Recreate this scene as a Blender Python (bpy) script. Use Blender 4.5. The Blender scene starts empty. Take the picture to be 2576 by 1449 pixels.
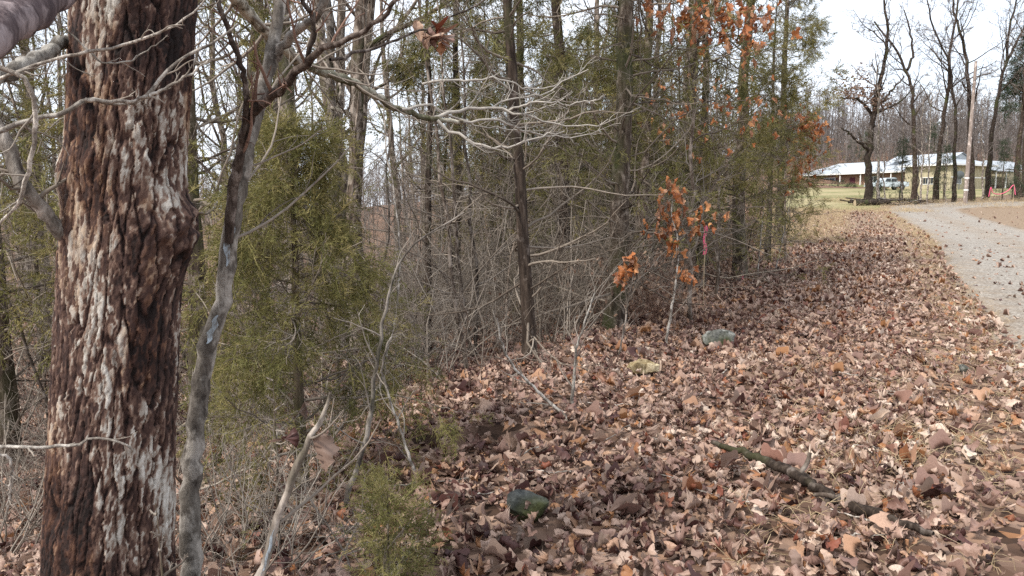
import bpy, bmesh, math
import numpy as np
from mathutils import Vector, Matrix

R_ = math.radians
scn = bpy.context.scene
COL = scn.collection

# ------------------------------------------------------------------ camera, sky, sun, exposure
CAMZ, PITCH, FPX = 1.6, R_(6.43), 1860.0
cam_data = bpy.data.cameras.new('camera')
cam = bpy.data.objects.new('camera', cam_data)
COL.objects.link(cam)
cam.location = (0, 0, CAMZ)
cam.rotation_euler = (math.pi / 2 - PITCH, 0, 0)
cam_data.sensor_width = 36.0
cam_data.lens = 26.0
cam_data.clip_start = 0.05
cam_data.clip_end = 4000
scn.camera = cam

SUN_EL, SUN_AZ = 50.0, 232.0      # azimuth clockwise from +Y: behind the camera, a little to its left
w = bpy.data.worlds.new('World')
scn.world = w
w.use_nodes = True
wn, wl = w.node_tree.nodes, w.node_tree.links
wn.clear()
sky = wn.new('ShaderNodeTexSky')
sky.sky_type = 'NISHITA'
sky.sun_disc = False
sky.sun_elevation = R_(SUN_EL)
sky.sun_rotation = R_(SUN_AZ)
sky.dust_density = 2.0
tcw = wn.new('ShaderNodeTexCoord')
mpw = wn.new('ShaderNodeMapping')
mpw.inputs['Scale'].default_value = (1.6, 1.6, 4.0)
cloud = wn.new('ShaderNodeTexNoise')
cloud.inputs['Scale'].default_value = 1.7
cloud.inputs['Detail'].default_value = 6
cramp = wn.new('ShaderNodeValToRGB')
cramp.color_ramp.elements[0].position = 0.36
cramp.color_ramp.elements[0].color = (0.72, 0.72, 0.72, 1)
cramp.color_ramp.elements[1].position = 0.62
cramp.color_ramp.elements[1].color = (0.97, 0.97, 0.97, 1)
cmix = wn.new('ShaderNodeMixRGB')
cmix.inputs['Color2'].default_value = (6.0, 6.4, 7.0, 1)     # thin bright overcast
bg = wn.new('ShaderNodeBackground')
bg.inputs['Strength'].default_value = 0.15
wo = wn.new('ShaderNodeOutputWorld')
wl.new(tcw.outputs['Generated'], mpw.inputs['Vector'])
wl.new(mpw.outputs['Vector'], cloud.inputs['Vector'])
wl.new(cloud.outputs['Fac'], cramp.inputs['Fac'])
wl.new(cramp.outputs['Color'], cmix.inputs['Fac'])
wl.new(sky.outputs['Color'], cmix.inputs['Color1'])
wl.new(cmix.outputs['Color'], bg.inputs['Color'])
wl.new(bg.outputs['Background'], wo.inputs['Surface'])

sun_data = bpy.data.lights.new('sun', 'SUN')
sun_data.energy = 3.0
sun_data.angle = R_(9)
sun_data.color = (1.0, 0.95, 0.87)
sun = bpy.data.objects.new('sun', sun_data)
COL.objects.link(sun)
_d = Vector((math.sin(R_(SUN_AZ)) * math.cos(R_(SUN_EL)), math.cos(R_(SUN_AZ)) * math.cos(R_(SUN_EL)), math.sin(R_(SUN_EL))))
sun.rotation_euler = _d.to_track_quat('Z', 'Y').to_euler()

scn.view_settings.view_transform = 'Standard'
scn.view_settings.look = 'None'
scn.view_settings.gamma = 1.0
scn.view_settings.exposure = 0.68
scn.render.engine = 'CYCLES'
scn.cycles.max_bounces = 4
scn.cycles.diffuse_bounces = 2
scn.cycles.transparent_max_bounces = 4
scn.cycles.use_denoising = False
scn.cycles.sample_clamp_indirect = 4.0
scn.cycles.sample_clamp_direct = 12.0

# ------------------------------------------------------------------ numeric helpers
def hash2(ix, iy, seed):
    h = (ix.astype(np.int64) * 374761393 + iy.astype(np.int64) * 668265263 + seed * 1442695041) & 0xFFFFFFFF
    h = ((h ^ (h >> 13)) * 1274126177) & 0xFFFFFFFF
    return ((h ^ (h >> 16)) & 0xFFFFFF) / float(0xFFFFFF)

def vnoise(x, y, seed=0):
    x = np.asarray(x, float); y = np.asarray(y, float)
    ix, iy = np.floor(x), np.floor(y)
    fx, fy = x - ix, y - iy
    fx = fx * fx * (3 - 2 * fx); fy = fy * fy * (3 - 2 * fy)
    a = hash2(ix, iy, seed); b = hash2(ix + 1, iy, seed)
    c = hash2(ix, iy + 1, seed); d = hash2(ix + 1, iy + 1, seed)
    return (a * (1 - fx) + b * fx) * (1 - fy) + (c * (1 - fx) + d * fx) * fy

def fbm(x, y, seed=0, oct=4):
    v = 0; a = 0.5; t = 0
    for i in range(oct):
        v = v + a * vnoise(x * 2 ** i, y * 2 ** i, seed + i); t += a; a *= 0.5
    return v / t

def cells(x, y, seed=0, jit=0.9):
    """cellular noise: F1, F2 and a random number per cell"""
    ix, iy = np.floor(x), np.floor(y)
    f1 = np.full(x.shape, 9.0); f2 = np.full(x.shape, 9.0); cid = np.zeros(x.shape)
    for dx in (-1, 0, 1):
        for dy in (-1, 0, 1):
            cx, cy = ix + dx, iy + dy
            px = cx + 0.5 + jit * (hash2(cx, cy, seed) - 0.5)
            py = cy + 0.5 + jit * (hash2(cx, cy, seed + 7) - 0.5)
            d = np.hypot(px - x, py - y)
            i = hash2(cx, cy, seed + 13)
            m = d < f1
            f2 = np.where(m, f1, np.minimum(f2, d))
            cid = np.where(m, i, cid)
            f1 = np.where(m, d, f1)
    return f1, f2, cid

def sstep(a, b, x):
    t = np.clip((x - a) / (b - a), 0, 1)
    return t * t * (3 - 2 * t)

ZY = np.array([-80, 8, 14, 36, 55, 65, 90, 118, 150, 200, 260, 420, 1600.0])
ZN = np.array([0, 0, .02, .35, 1.2, 1.95, 3.0, 4.2, 5.2, 6, 6, 6, 6.0])
ZH = np.array([0, 0, 0, 0, 0, 0, 0, 0, 4.5, 11, 17, 24, 30.0])

def sdist(x, y):
    return (0.388 * y - 2.6 - x) * 0.932

def H(x, y):
    x = np.asarray(x, float); y = np.asarray(y, float)
    s = sdist(x, y)
    sp = np.where(s > 6, s, 0.5 * np.log1p(np.exp(np.clip(s / 0.5, -40, 12))))
    drop = 2.6 * (1 - np.exp(-sp / 9)) + 0.03 * np.minimum(sp, 160)
    z = np.interp(y, ZY, ZN) * np.exp(-(sp / 32) ** 2) + np.interp(y, ZY, ZH) * np.exp(-(sp / 150) ** 2)
    rough = 0.35 + 0.65 * sstep(-1.5, 1.0, s)
    n = 0.16 * (fbm(x * 0.55, y * 0.55, 3, 3) - 0.5) + 0.05 * (vnoise(x * 2.4, y * 2.4, 9) - 0.5)
    berm = 0.10 * np.exp(-((s + 0.4) / 0.8) ** 2) * (0.4 + vnoise(x * .5, y * .5, 21)) * (y > 5)
    return z - drop + n * rough + berm

def _hs(ix, iy, seed):
    h = (ix * 374761393 + iy * 668265263 + seed * 1442695041) & 0xFFFFFFFF
    h = ((h ^ (h >> 13)) * 1274126177) & 0xFFFFFFFF
    return ((h ^ (h >> 16)) & 0xFFFFFF) / float(0xFFFFFF)

def _vs(x, y, seed):
    ix, iy = math.floor(x), math.floor(y); fx, fy = x - ix, y - iy
    fx = fx * fx * (3 - 2 * fx); fy = fy * fy * (3 - 2 * fy)
    a, b, c, d = _hs(ix, iy, seed), _hs(ix + 1, iy, seed), _hs(ix, iy + 1, seed), _hs(ix + 1, iy + 1, seed)
    return (a * (1 - fx) + b * fx) * (1 - fy) + (c * (1 - fx) + d * fx) * fy

def h1(x, y):
    """H for a single point, much faster"""
    s = (0.388 * y - 2.6 - x) * 0.932
    sp = s if s > 6 else 0.5 * math.log1p(math.exp(max(-40, min(12, s / 0.5))))
    drop = 2.6 * (1 - math.exp(-sp / 9)) + 0.03 * min(sp, 160)
    z = float(np.interp(y, ZY, ZN)) * math.exp(-(sp / 32) ** 2) + float(np.interp(y, ZY, ZH)) * math.exp(-(sp / 150) ** 2)
    t = max(0, min(1, (s + 1.5) / 2.5)); rough = 0.35 + 0.65 * t * t * (3 - 2 * t)
    fb = (0.5 * _vs(x * .55, y * .55, 3) + .25 * _vs(x * 1.1, y * 1.1, 4) + .125 * _vs(x * 2.2, y * 2.2, 5)) / .875
    n = 0.16 * (fb - 0.5) + 0.05 * (_vs(x * 2.4, y * 2.4, 9) - 0.5)
    berm = 0.10 * math.exp(-((s + 0.4) / 0.8) ** 2) * (0.4 + _vs(x * .5, y * .5, 21)) if y > 5 else 0.0
    return z - drop + n * rough + berm

SP, CP = math.sin(PITCH), math.cos(PITCH)

def ray(u, v):
    a, b = (u - 1288) / FPX, (724.5 - v) / FPX
    return Vector((a, CP + b * SP, -SP + b * CP))

def W(u, v, d):
    """the point of the place that lies y = d metres ahead"""
    r = ray(u, v)
    return Vector((0, 0, CAMZ)) + r * (d / r.y)

def gpos(u, d):
    x = 0.0
    for _ in range(4):
        z = h1(x, d)
        x = (u - 1288) / FPX * (d * CP - (z - CAMZ) * SP)
    return Vector((x, d, h1(x, d)))

def base_at(u, v, dmax=120):
    r = ray(u, v)
    t = np.geomspace(1.0, dmax, 900)
    z = H(r.x * t, r.y * t)
    below = np.nonzero(CAMZ + r.z * t < z)[0]
    if len(below):
        i = below[0]
        return Vector((r.x * t[i], r.y * t[i], z[i]))
    return gpos(u, dmax)

# ------------------------------------------------------------------ mesh helpers
def mk_mesh(name, verts, faces, attrs=None, smooth=True):
    """faces: (N,3) or (N,4) integer array, or a list of such arrays"""
    me = bpy.data.meshes.new(name)
    if not isinstance(faces, list):
        faces = [faces]
    verts = np.ascontiguousarray(verts, dtype=np.float32)
    me.vertices.add(len(verts)); me.vertices.foreach_set('co', verts.ravel())
    idx = np.concatenate([f.ravel() for f in faces]).astype(np.int32)
    tot = np.concatenate([np.full(len(f), f.shape[1]) for f in faces]).astype(np.int32)
    st = np.concatenate([[0], np.cumsum(tot)[:-1]]).astype(np.int32)
    me.loops.add(len(idx)); me.loops.foreach_set('vertex_index', idx)
    me.polygons.add(len(tot)); me.polygons.foreach_set('loop_start', st)
    me.polygons.foreach_set('loop_total', tot)
    me.polygons.foreach_set('use_smooth', np.full(len(tot), smooth, dtype=bool))
    for k, a in (attrs or {}).items():
        at = me.attributes.new(k, 'FLOAT', 'POINT')
        at.data.foreach_set('value', np.ascontiguousarray(a, dtype=np.float32))
    me.update()
    return me

def obj(name, me, mat=None, parent=None, loc=None):
    o = bpy.data.objects.new(name, me)
    if mat is not None and me is not None and len(me.materials) == 0:
        me.materials.append(mat)
    COL.objects.link(o)
    if parent is not None:
        o.parent = parent
    if loc is not None:
        o.location = loc
    return o

def tag(o, label=None, cat=None, group=None, kind=None):
    if label: o['label'] = label
    if cat: o['category'] = cat
    if group: o['group'] = group
    if kind: o['kind'] = kind
    return o

def thing(name, label, cat, loc=(0, 0, 0), rz=0, group=None):
    o = bpy.data.objects.new(name, None)
    o.empty_display_size = 0.2
    COL.objects.link(o)
    o.location = loc
    o.rotation_euler = (0, 0, rz)
    return tag(o, label, cat, group)

def copy_tree(o, parent=None):
    c = o.copy()
    COL.objects.link(c)
    c.parent = parent
    for ch in o.children:
        copy_tree(ch, c)
    return c

def norm(a):
    return a / np.maximum(np.linalg.norm(a, axis=-1, keepdims=True), 1e-9)

class Tubes:
    """collects tapering branches and makes them one mesh"""
    def __init__(self):
        self.b = []
    def add(self, P, R, k):
        P = np.asarray(P, float); R = np.asarray(R, float)
        if P.ndim == 2:
            P = P[None]; R = R[None]
        self.b.append((P, R, k))
    def arrays(self):
        V, F, T = [], [], []; off = 0
        for P, R, k in self.b:
            N, n, _ = P.shape
            t = np.empty_like(P)
            t[:, 1:-1] = P[:, 2:] - P[:, :-2]; t[:, 0] = P[:, 1] - P[:, 0]; t[:, -1] = P[:, -1] - P[:, -2]
            t = norm(t)
            avg = np.abs(norm(P[:, -1] - P[:, 0]))
            a = np.eye(3)[np.argmin(avg, axis=1)][:, None, :]
            u = norm(np.cross(t, np.broadcast_to(a, t.shape))); v = np.cross(t, u)
            an = np.arange(k) * 2 * math.pi / k
            ring = P[:, :, None, :] + R[:, :, None, None] * (np.cos(an)[None, None, :, None] * u[:, :, None, :] + np.sin(an)[None, None, :, None] * v[:, :, None, :])
            V.append(ring.reshape(-1, 3))
            T.append(np.broadcast_to(np.random.RandomState(N * 7 + n).rand(N)[:, None, None], (N, n, k)).ravel())
            i = np.arange(N)[:, None, None] * n * k + np.arange(n - 1)[None, :, None] * k
            j = np.arange(k if k > 2 else 1)[None, None, :]; j2 = (j + 1) % k
            q = np.stack([i + j, i + j2, i + k + j2, i + k + j], -1).reshape(-1, 4) + off
            F.append(q); off += N * n * k
        return np.concatenate(V), np.concatenate(F), np.concatenate(T)
    def mesh(self, name):
        V, F, T = self.arrays()
        return mk_mesh(name, V, F, {'tone': T})

def spawn(rng, P, R, M, t0, t1, ang, length, n2, rr, wander, trop, rmin=0.0015, taper=0.25, shrink=0.5, absolute=False, flat=0.0):
    """children on every branch of P (N,n,3): M each, all computed at once"""
    P = np.asarray(P, float); R = np.asarray(R, float)
    if P.ndim == 2: P = P[None]; R = R[None]
    N, n, _ = P.shape
    K = N * M
    par = np.repeat(np.arange(N), M)
    t = (t0 + (t1 - t0) * ((np.tile(np.arange(M), N) + rng.rand(K)) / M))
    f = t * (n - 1); i0 = np.minimum(f.astype(int), n - 2); fr = (f - i0)[:, None]
    p = P[par, i0] * (1 - fr) + P[par, i0 + 1] * fr
    T = norm(P[par, i0 + 1] - P[par, i0])
    r = R[par, i0] * (1 - fr[:, 0]) + R[par, i0 + 1] * fr[:, 0]
    a = norm(np.cross(T, rng.randn(K, 3))); b = np.cross(T, a)
    al = np.radians(ang[0] + ang[1] * rng.randn(K))
    d = norm(np.cos(al)[:, None] * T + np.sin(al)[:, None] * a)
    if flat: d[:, 2] *= (1 - flat); d = norm(d)
    if absolute: L = length * (1 - shrink * (t - t0) / max(t1 - t0, 1e-6)) * rng.uniform(0.6, 1.25, K)
    else:
        pl = np.linalg.norm(np.diff(P, axis=1), axis=2).sum(1)[par]
        L = pl * length * (1 - shrink * t) * rng.uniform(0.55, 1.25, K)
    step = (L / (n2 - 1))[:, None]
    out = np.empty((K, n2, 3)); out[:, 0] = p
    for j in range(1, n2):
        d = d + wander * rng.randn(K, 3); d[:, 2] += trop
        d = norm(d); out[:, j] = out[:, j - 1] + d * step
    r0 = np.maximum(r * rr * rng.uniform(.75, 1.1, K), rmin)
    Rr = r0[:, None] * np.linspace(1, taper, n2)[None, :]
    return out, np.maximum(Rr, rmin * 0.6)

# ------------------------------------------------------------------ materials
def nmat(name):
    m = bpy.data.materials.new(name)
    m.use_nodes = True
    nt = m.node_tree
    nt.nodes.clear()
    out = nt.nodes.new('ShaderNodeOutputMaterial')
    return m, nt, out

def N(nt, t, **kw):
    n = nt.nodes.new(t)
    for k, v in kw.items():
        if k in n.inputs: n.inputs[k].default_value = v
        else: setattr(n, k, v)
    return n

def ramp(nt, fac, stops):
    r = nt.nodes.new('ShaderNodeValToRGB')
    e = r.color_ramp.elements
    while len(e) < len(stops): e.new(0.5)
    for i, (p, c) in enumerate(stops):
        e[i].position = p; e[i].color = (c[0], c[1], c[2], 1)
    nt.links.new(fac, r.inputs['Fac'])
    return r.outputs['Color']

def bsdf(nt, out, col, rough=0.85, bump=None, bstr=0.4, bdist=0.01, spec=0.25):
    b = nt.nodes.new('ShaderNodeBsdfPrincipled')
    if hasattr(col, 'is_linked') or hasattr(col, 'links'): nt.links.new(col, b.inputs['Base Color'])
    else: b.inputs['Base Color'].default_value = (*col, 1)
    b.inputs['Roughness'].default_value = rough
    b.inputs['Specular IOR Level'].default_value = spec
    if bump is not None:
        bn = nt.nodes.new('ShaderNodeBump')
        bn.inputs['Strength'].default_value = bstr
        bn.inputs['Distance'].default_value = bdist
        nt.links.new(bump, bn.inputs['Height']); nt.links.new(bn.outputs['Normal'], b.inputs['Normal'])
    nt.links.new(b.outputs['BSDF'], out.inputs['Surface'])
    return b

def mix(nt, fac, a, b, mode='MIX'):
    m = nt.nodes.new('ShaderNodeMixRGB'); m.blend_type = mode
    for i, s in (('Fac', fac), ('Color1', a), ('Color2', b)):
        if isinstance(s, (int, float)): m.inputs[i].default_value = s
        elif isinstance(s, tuple): m.inputs[i].default_value = (*s, 1)
        else: nt.links.new(s, m.inputs[i])
    return m.outputs['Color']

def noise(nt, scale, detail=4, vec=None, rough=0.55):
    n = nt.nodes.new('ShaderNodeTexNoise')
    n.inputs['Scale'].default_value = scale; n.inputs['Detail'].default_value = detail; n.inputs['Roughness'].default_value = rough
    if vec is not None: nt.links.new(vec, n.inputs['Vector'])
    return n.outputs['Fac']

def objco(nt, scale=(1, 1, 1)):
    t = nt.nodes.new('ShaderNodeTexCoord'); m = nt.nodes.new('ShaderNodeMapping')
    m.inputs['Scale'].default_value = scale
    nt.links.new(t.outputs['Object'], m.inputs['Vector'])
    return m.outputs['Vector']

def attr(nt, name, typ='GEOMETRY'):
    a = nt.nodes.new('ShaderNodeAttribute'); a.attribute_name = name; a.attribute_type = typ
    return a.outputs['Fac']

def bark(name, dark, mid, light, pale=0.3, sc=9.0, moss=0.0, stretch=0.22, var=0.35):
    """ridged bark; some objects a little greyer or browner than others"""
    m, nt, out = nmat(name)
    v = objco(nt, (1, 1, stretch))
    a = noise(nt, sc * 2.2, 5, v, 0.65)
    c = ramp(nt, a, [(0.33, dark), (0.5, mid), (0.68, light)])
    v2 = objco(nt, (1, 1, 0.6))
    li = noise(nt, sc * 0.9, 4, v2, 0.6)
    lr = ramp(nt, li, [(0.60 - pale * .3, (0, 0, 0)), (0.72 - pale * .3, (1, 1, 1))])
    c = mix(nt, lr, c, tuple(min(1, x * 1.5 + 0.05) for x in light))
    if moss:
        mo = noise(nt, 1.7, 4, v2)
        mr = ramp(nt, mo, [(0.56 - moss * .2, (0, 0, 0)), (0.70 - moss * .2, (1, 1, 1))])
        c = mix(nt, mr, c, (0.062, 0.066, 0.028))
    oi = nt.nodes.new('ShaderNodeObjectInfo')
    k = ramp(nt, oi.outputs['Random'], [(0, (1 - var,) * 3), (1, (1 + var * .6, 1 + var * .5, 1 + var * .45))])
    c = mix(nt, 1.0, c, k, 'MULTIPLY')
    bsdf(nt, out, c, 0.9, a, 0.8, 0.02, 0.15)
    return m

def twigmat(name, a, b):
    m, nt, out = nmat(name)
    c = ramp(nt, attr(nt, 'tone'), [(0, a), (1, b)])
    n = noise(nt, 30, 3, objco(nt))
    c = mix(nt, 0.6, c, ramp(nt, n, [(0.3, (.55, .55, .55)), (.7, (1.25, 1.2, 1.15))]), 'MULTIPLY')
    bsdf(nt, out, c, 0.85, spec=0.2)
    return m

def foliage(name, a, b, c3, tr=0.25):
    m, nt, out = nmat(name)
    c = ramp(nt, attr(nt, 'tone'), [(0, a), (0.55, b), (1, c3)])
    oi = nt.nodes.new('ShaderNodeObjectInfo')
    c = mix(nt, 0.8, c, ramp(nt, oi.outputs['Random'], [(0, (.75, .8, .8)), (1, (1.2, 1.12, 1.0))]), 'MULTIPLY')
    d = N(nt, 'ShaderNodeBsdfPrincipled', Roughness=0.7); d.inputs['Specular IOR Level'].default_value = 0.2
    t = N(nt, 'ShaderNodeBsdfTranslucent'); mx = N(nt, 'ShaderNodeMixShader'); mx.inputs[0].default_value = tr
    nt.links.new(c, d.inputs['Base Color']); nt.links.new(c, t.inputs['Color'])
    nt.links.new(d.outputs[0], mx.inputs[1]); nt.links.new(t.outputs[0], mx.inputs[2]); nt.links.new(mx.outputs[0], out.inputs['Surface'])
    return m

LEAFC = [(0.0, (.038, .014, .013)), (.16, (.095, .042, .036)), (.32, (.20, .115, .092)), (.50, (.31, .200, .160)), (.68, (.47, .335, .265)), (.83, (.36, .175, .078)), (.90, (.20, .060, .036)), (1.0, (.62, .50, .41))]
REDC = [(0, (.26, .085, .03)), (.5, (.42, .15, .05)), (1, (.50, .24, .10))]

def leafmat(name, stops, src):
    """dry leaf; the underside is paler"""
    m, nt, out = nmat(name)
    if src == 'INST': f = attr(nt, 'tint', 'INSTANCER')
    elif src == 'TONE': f = attr(nt, 'tone')
    else: f = nt.nodes.new('ShaderNodeObjectInfo').outputs['Random']
    c = ramp(nt, f, stops)
    n = noise(nt, 22, 3, objco(nt))
    c = mix(nt, 0.7, c, ramp(nt, n, [(.3, (.68, .64, .62)), (.7, (1.2, 1.18, 1.15))]), 'MULTIPLY')
    g = nt.nodes.new('ShaderNodeNewGeometry')
    c2 = mix(nt, .35, c, (.46, .35, .27))
    c = mix(nt, g.outputs['Backfacing'], c, c2)
    d = N(nt, 'ShaderNodeBsdfPrincipled', Roughness=0.55); d.inputs['Specular IOR Level'].default_value = 0.35
    t = N(nt, 'ShaderNodeBsdfTranslucent'); mx = N(nt, 'ShaderNodeMixShader'); mx.inputs[0].default_value = 0.12
    nt.links.new(c, d.inputs['Base Color']); nt.links.new(c, t.inputs['Color'])
    nt.links.new(d.outputs[0], mx.inputs[1]); nt.links.new(t.outputs[0], mx.inputs[2]); nt.links.new(mx.outputs[0], out.inputs['Surface'])
    return m

def plain(name, col, rough=0.7, spec=0.3, sc=0, amt=0.3, metal=0.0):
    m, nt, out = nmat(name)
    c = col
    if sc:
        n = noise(nt, sc, 4, objco(nt))
        c = mix(nt, 1.0, ramp(nt, n, [(.3, tuple(x * (1 - amt) for x in col)), (.7, tuple(min(1, x * (1 + amt)) for x in col))]), (1.0, 1.0, 1.0), 'MULTIPLY')
    b = bsdf(nt, out, c, rough, spec=spec)
    b.inputs['Metallic'].default_value = metal
    return m

M = {}
M['oak_bark'] = bark('oak_bark', (.030, .022, .017), (.10, .075, .058), (.20, .165, .135), 0.35, 9, 0.15)
M['grey_bark'] = bark('grey_bark', (.045, .038, .033), (.125, .105, .088), (.23, .20, .17), 0.4, 10, 0.1)
M['dark_bark'] = bark('dark_bark', (.014, .010, .008), (.042, .030, .023), (.095, .072, .056), 0.1, 12, 0.1, 0.15, .3)
M['cedar_bark'] = bark('cedar_bark', (.026, .018, .013), (.085, .062, .046), (.17, .135, .105), 0.25, 14, 0.55, 0.1, .3)
M['far_bark'] = bark('far_bark', (.05, .043, .038), (.12, .105, .095), (.20, .18, .165), 0.3, 4, 0.0)
M['twig'] = twigmat('twig', (.11, .088, .070), (.33, .285, .24))
M['dead_twig'] = twigmat('dead_twig', (.075, .058, .045), (.29, .245, .20))
M['pale_twig'] = twigmat('pale_twig', (.17, .15, .13), (.40, .37, .33))
M['red_twig'] = twigmat('red_twig', (.085, .045, .034), (.24, .15, .115))
M['far_twig'] = twigmat('far_twig', (.12, .10, .092), (.25, .215, .195))
M['cedar'] = foliage('cedar', (.085, .086, .030), (.185, .172, .064), (.30, .25, .11))
M['cedar_near'] = foliage('cedar_near', (.075, .078, .026), (.175, .165, .060), (.33, .275, .13), 0.3)
M['pine'] = foliage('pine', (.032, .050, .028), (.068, .088, .050), (.11, .13, .08))
M['leaf_litter'] = leafmat('leaf_litter', LEAFC, 'INST')
M['leaf_single'] = leafmat('leaf_single', LEAFC, 'OBJ')
M['leaf_red'] = leafmat('leaf_red', REDC, 'OBJ')
M['leaf_red_mass'] = leafmat('leaf_red_mass', REDC, 'TONE')
M['leaf_brown_mass'] = leafmat('leaf_brown_mass', [(0, (.12, .07, .05)), (.6, (.25, .15, .10)), (1, (.36, .24, .17))], 'TONE')
M['straw'] = twigmat('straw', (.30, .22, .13), (.60, .48, .31))

# ------------------------------------------------------------------ ground
def ground_material():
    m, nt, out = nmat('ground')
    v = objco(nt)
    vo = N(nt, 'ShaderNodeTexVoronoi', Scale=9.0); nt.links.new(v, vo.inputs['Vector'])
    sep = nt.nodes.new('ShaderNodeSeparateColor'); nt.links.new(vo.outputs['Color'], sep.inputs['Color'])
    c = ramp(nt, sep.outputs[0], [(0, (.035, .022, .016)), (.3, (.10, .062, .045)), (.6, (.20, .132, .098)), (.85, (.29, .20, .15)), (1, (.25, .12, .055))])
    big = noise(nt, 0.35, 4, v)
    c = mix(nt, 0.6, c, ramp(nt, big, [(.3, (.75, .72, .70)), (.7, (1.2, 1.15, 1.1))]), 'MULTIPLY')
    gr = ramp(nt, noise(nt, 14, 5, v, 0.7), [(.3, (.12, .082, .054)), (.5, (.235, .170, .118)), (.72, (.36, .275, .195))])
    c = mix(nt, attr(nt, 'dirt'), c, gr)
    bsdf(nt, out, c, 0.95, vo.outputs['Distance'], 0.7, 0.05, 0.1)
    return m

def build_ground():
    ang = np.radians(np.concatenate([np.linspace(-50, 50, 210), np.linspace(51, 309, 50)]))
    rad = np.concatenate([[0.0], np.geomspace(0.6, 1500, 165)])
    A, Rr = np.meshgrid(ang, rad)
    x, y = Rr * np.sin(A), Rr * np.cos(A)
    z = H(x, y)
    n, k = x.shape
    i = np.arange(n - 1)[:, None] * k + np.arange(k)[None, :]
    i2 = np.arange(n - 1)[:, None] * k + (np.arange(k)[None, :] + 1) % k
    F = np.stack([i, i2, i2 + k, i + k], -1).reshape(-1, 4)[:, ::-1]
    s = sdist(x, y)
    dirt = sstep(-3.2, -6.5, s) * sstep(3, 14, y)
    dirt = np.maximum(dirt * sstep(80, 66, y), sstep(22, 40, y) * sstep(-.3, -2, s) * sstep(75, 66, y))
    o = obj('ground', mk_mesh('ground', np.stack([x, y, z], -1).reshape(-1, 3), F, {'dirt': dirt.ravel()}), ground_material())
    return tag(o, 'sloping woodland ground under brown fallen oak leaves', 'ground', kind='structure')
GROUND = build_ground()

# gravel road: left edge traced, then bending away to the far side behind the dirt
ROAD_L = np.array([(-3.5, -9), (-1.3, -5), (1.2, 0), (3.9, 5), (7.0, 11.4), (10.4, 18), (15.2, 27), (19.7, 36), (23.3, 45), (26.6, 53), (29.6, 58.8), (36, 62.6), (46, 64), (60, 64.5)])
def road_edge_x(y):
    return np.interp(y, ROAD_L[:10, 1], ROAD_L[:10, 0])

def build_road():
    pts = ROAD_L
    t = np.linspace(0, len(pts) - 1, 240)
    lx = np.interp(t, np.arange(len(pts)), pts[:, 0]); ly = np.interp(t, np.arange(len(pts)), pts[:, 1])
    ker = np.ones(13) / 13
    lx = np.convolve(np.pad(lx, 6, 'edge'), ker, 'valid'); ly = np.convolve(np.pad(ly, 6, 'edge'), ker, 'valid')
    tx, ty = np.gradient(lx), np.gradient(ly); l = np.hypot(tx, ty); tx /= l; ty /= l
    us = np.linspace(0, 1, 15)
    wob = 0.5 * (fbm(lx * .6, ly * .6, 5, 3) - .5)
    wid = 5.2
    X = lx[:, None] + ty[:, None] * (us[None] * wid + wob[:, None] * (1 - us[None]))
    Y = ly[:, None] - tx[:, None] * (us[None] * wid + wob[:, None] * (1 - us[None]))
    rut = -0.035 * (np.exp(-((us - .27) / .1) ** 2) + np.exp(-((us - .72) / .1) ** 2))
    Z = H(X, Y) + 0.055 + rut[None]
    Z[:, 0] -= 0.09; Z[:, -1] -= 0.09
    n, k = X.shape
    i = np.arange(n - 1)[:, None] * k + np.arange(k - 1)[None, :]
    F = np.stack([i, i + 1, i + k + 1, i + k], -1).reshape(-1, 4)
    m, nt, out = nmat('gravel')
    v = objco(nt)
    vo = N(nt, 'ShaderNodeTexVoronoi', Scale=34.0); nt.links.new(v, vo.inputs['Vector'])
    sep = nt.nodes.new('ShaderNodeSeparateColor'); nt.links.new(vo.outputs['Color'], sep.inputs['Color'])
    c = ramp(nt, sep.outputs[0], [(0, (.15, .13, .112)), (.5, (.275, .245, .21)), (1, (.41, .375, .33))])
    tr = attr(nt, 'track')
    n1 = noise(nt, 1.3, 5, v, .65)
    br = ramp(nt, n1, [(.4, (.17, .12, .08)), (.6, (.29, .215, .15))])
    f = nt.nodes.new('ShaderNodeMath'); f.operation = 'MULTIPLY_ADD'; f.inputs[1].default_value = 1.1
    nt.links.new(tr, f.inputs[0])
    n2 = nt.nodes.new('ShaderNodeMath'); n2.operation = 'MULTIPLY_ADD'; n2.inputs[1].default_value = 1.5; n2.inputs[2].default_value = -0.75
    nt.links.new(noise(nt, 2.2, 4, v), n2.inputs[0]); nt.links.new(n2.outputs[0], f.inputs[2])
    f.use_clamp = True
    c = mix(nt, f.outputs[0], br, c)
    bsdf(nt, out, c, 0.95, vo.outputs['Distance'], 0.6, 0.02, 0.1)
    track = np.clip(0.62 + 1.2 * np.abs(rut[None]) / 0.035 * .4 - 1.0 * (us[None] < .06) - .6 * (us[None] > .9), 0, 1) + 0 * X
    o = obj('road', mk_mesh('road', np.stack([X, Y, Z], -1).reshape(-1, 3), F, {'track': track.ravel()}), m)
    tag(o, 'pale gravel lane curving past the edge of the wood', 'road', kind='structure')
build_road()

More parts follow.
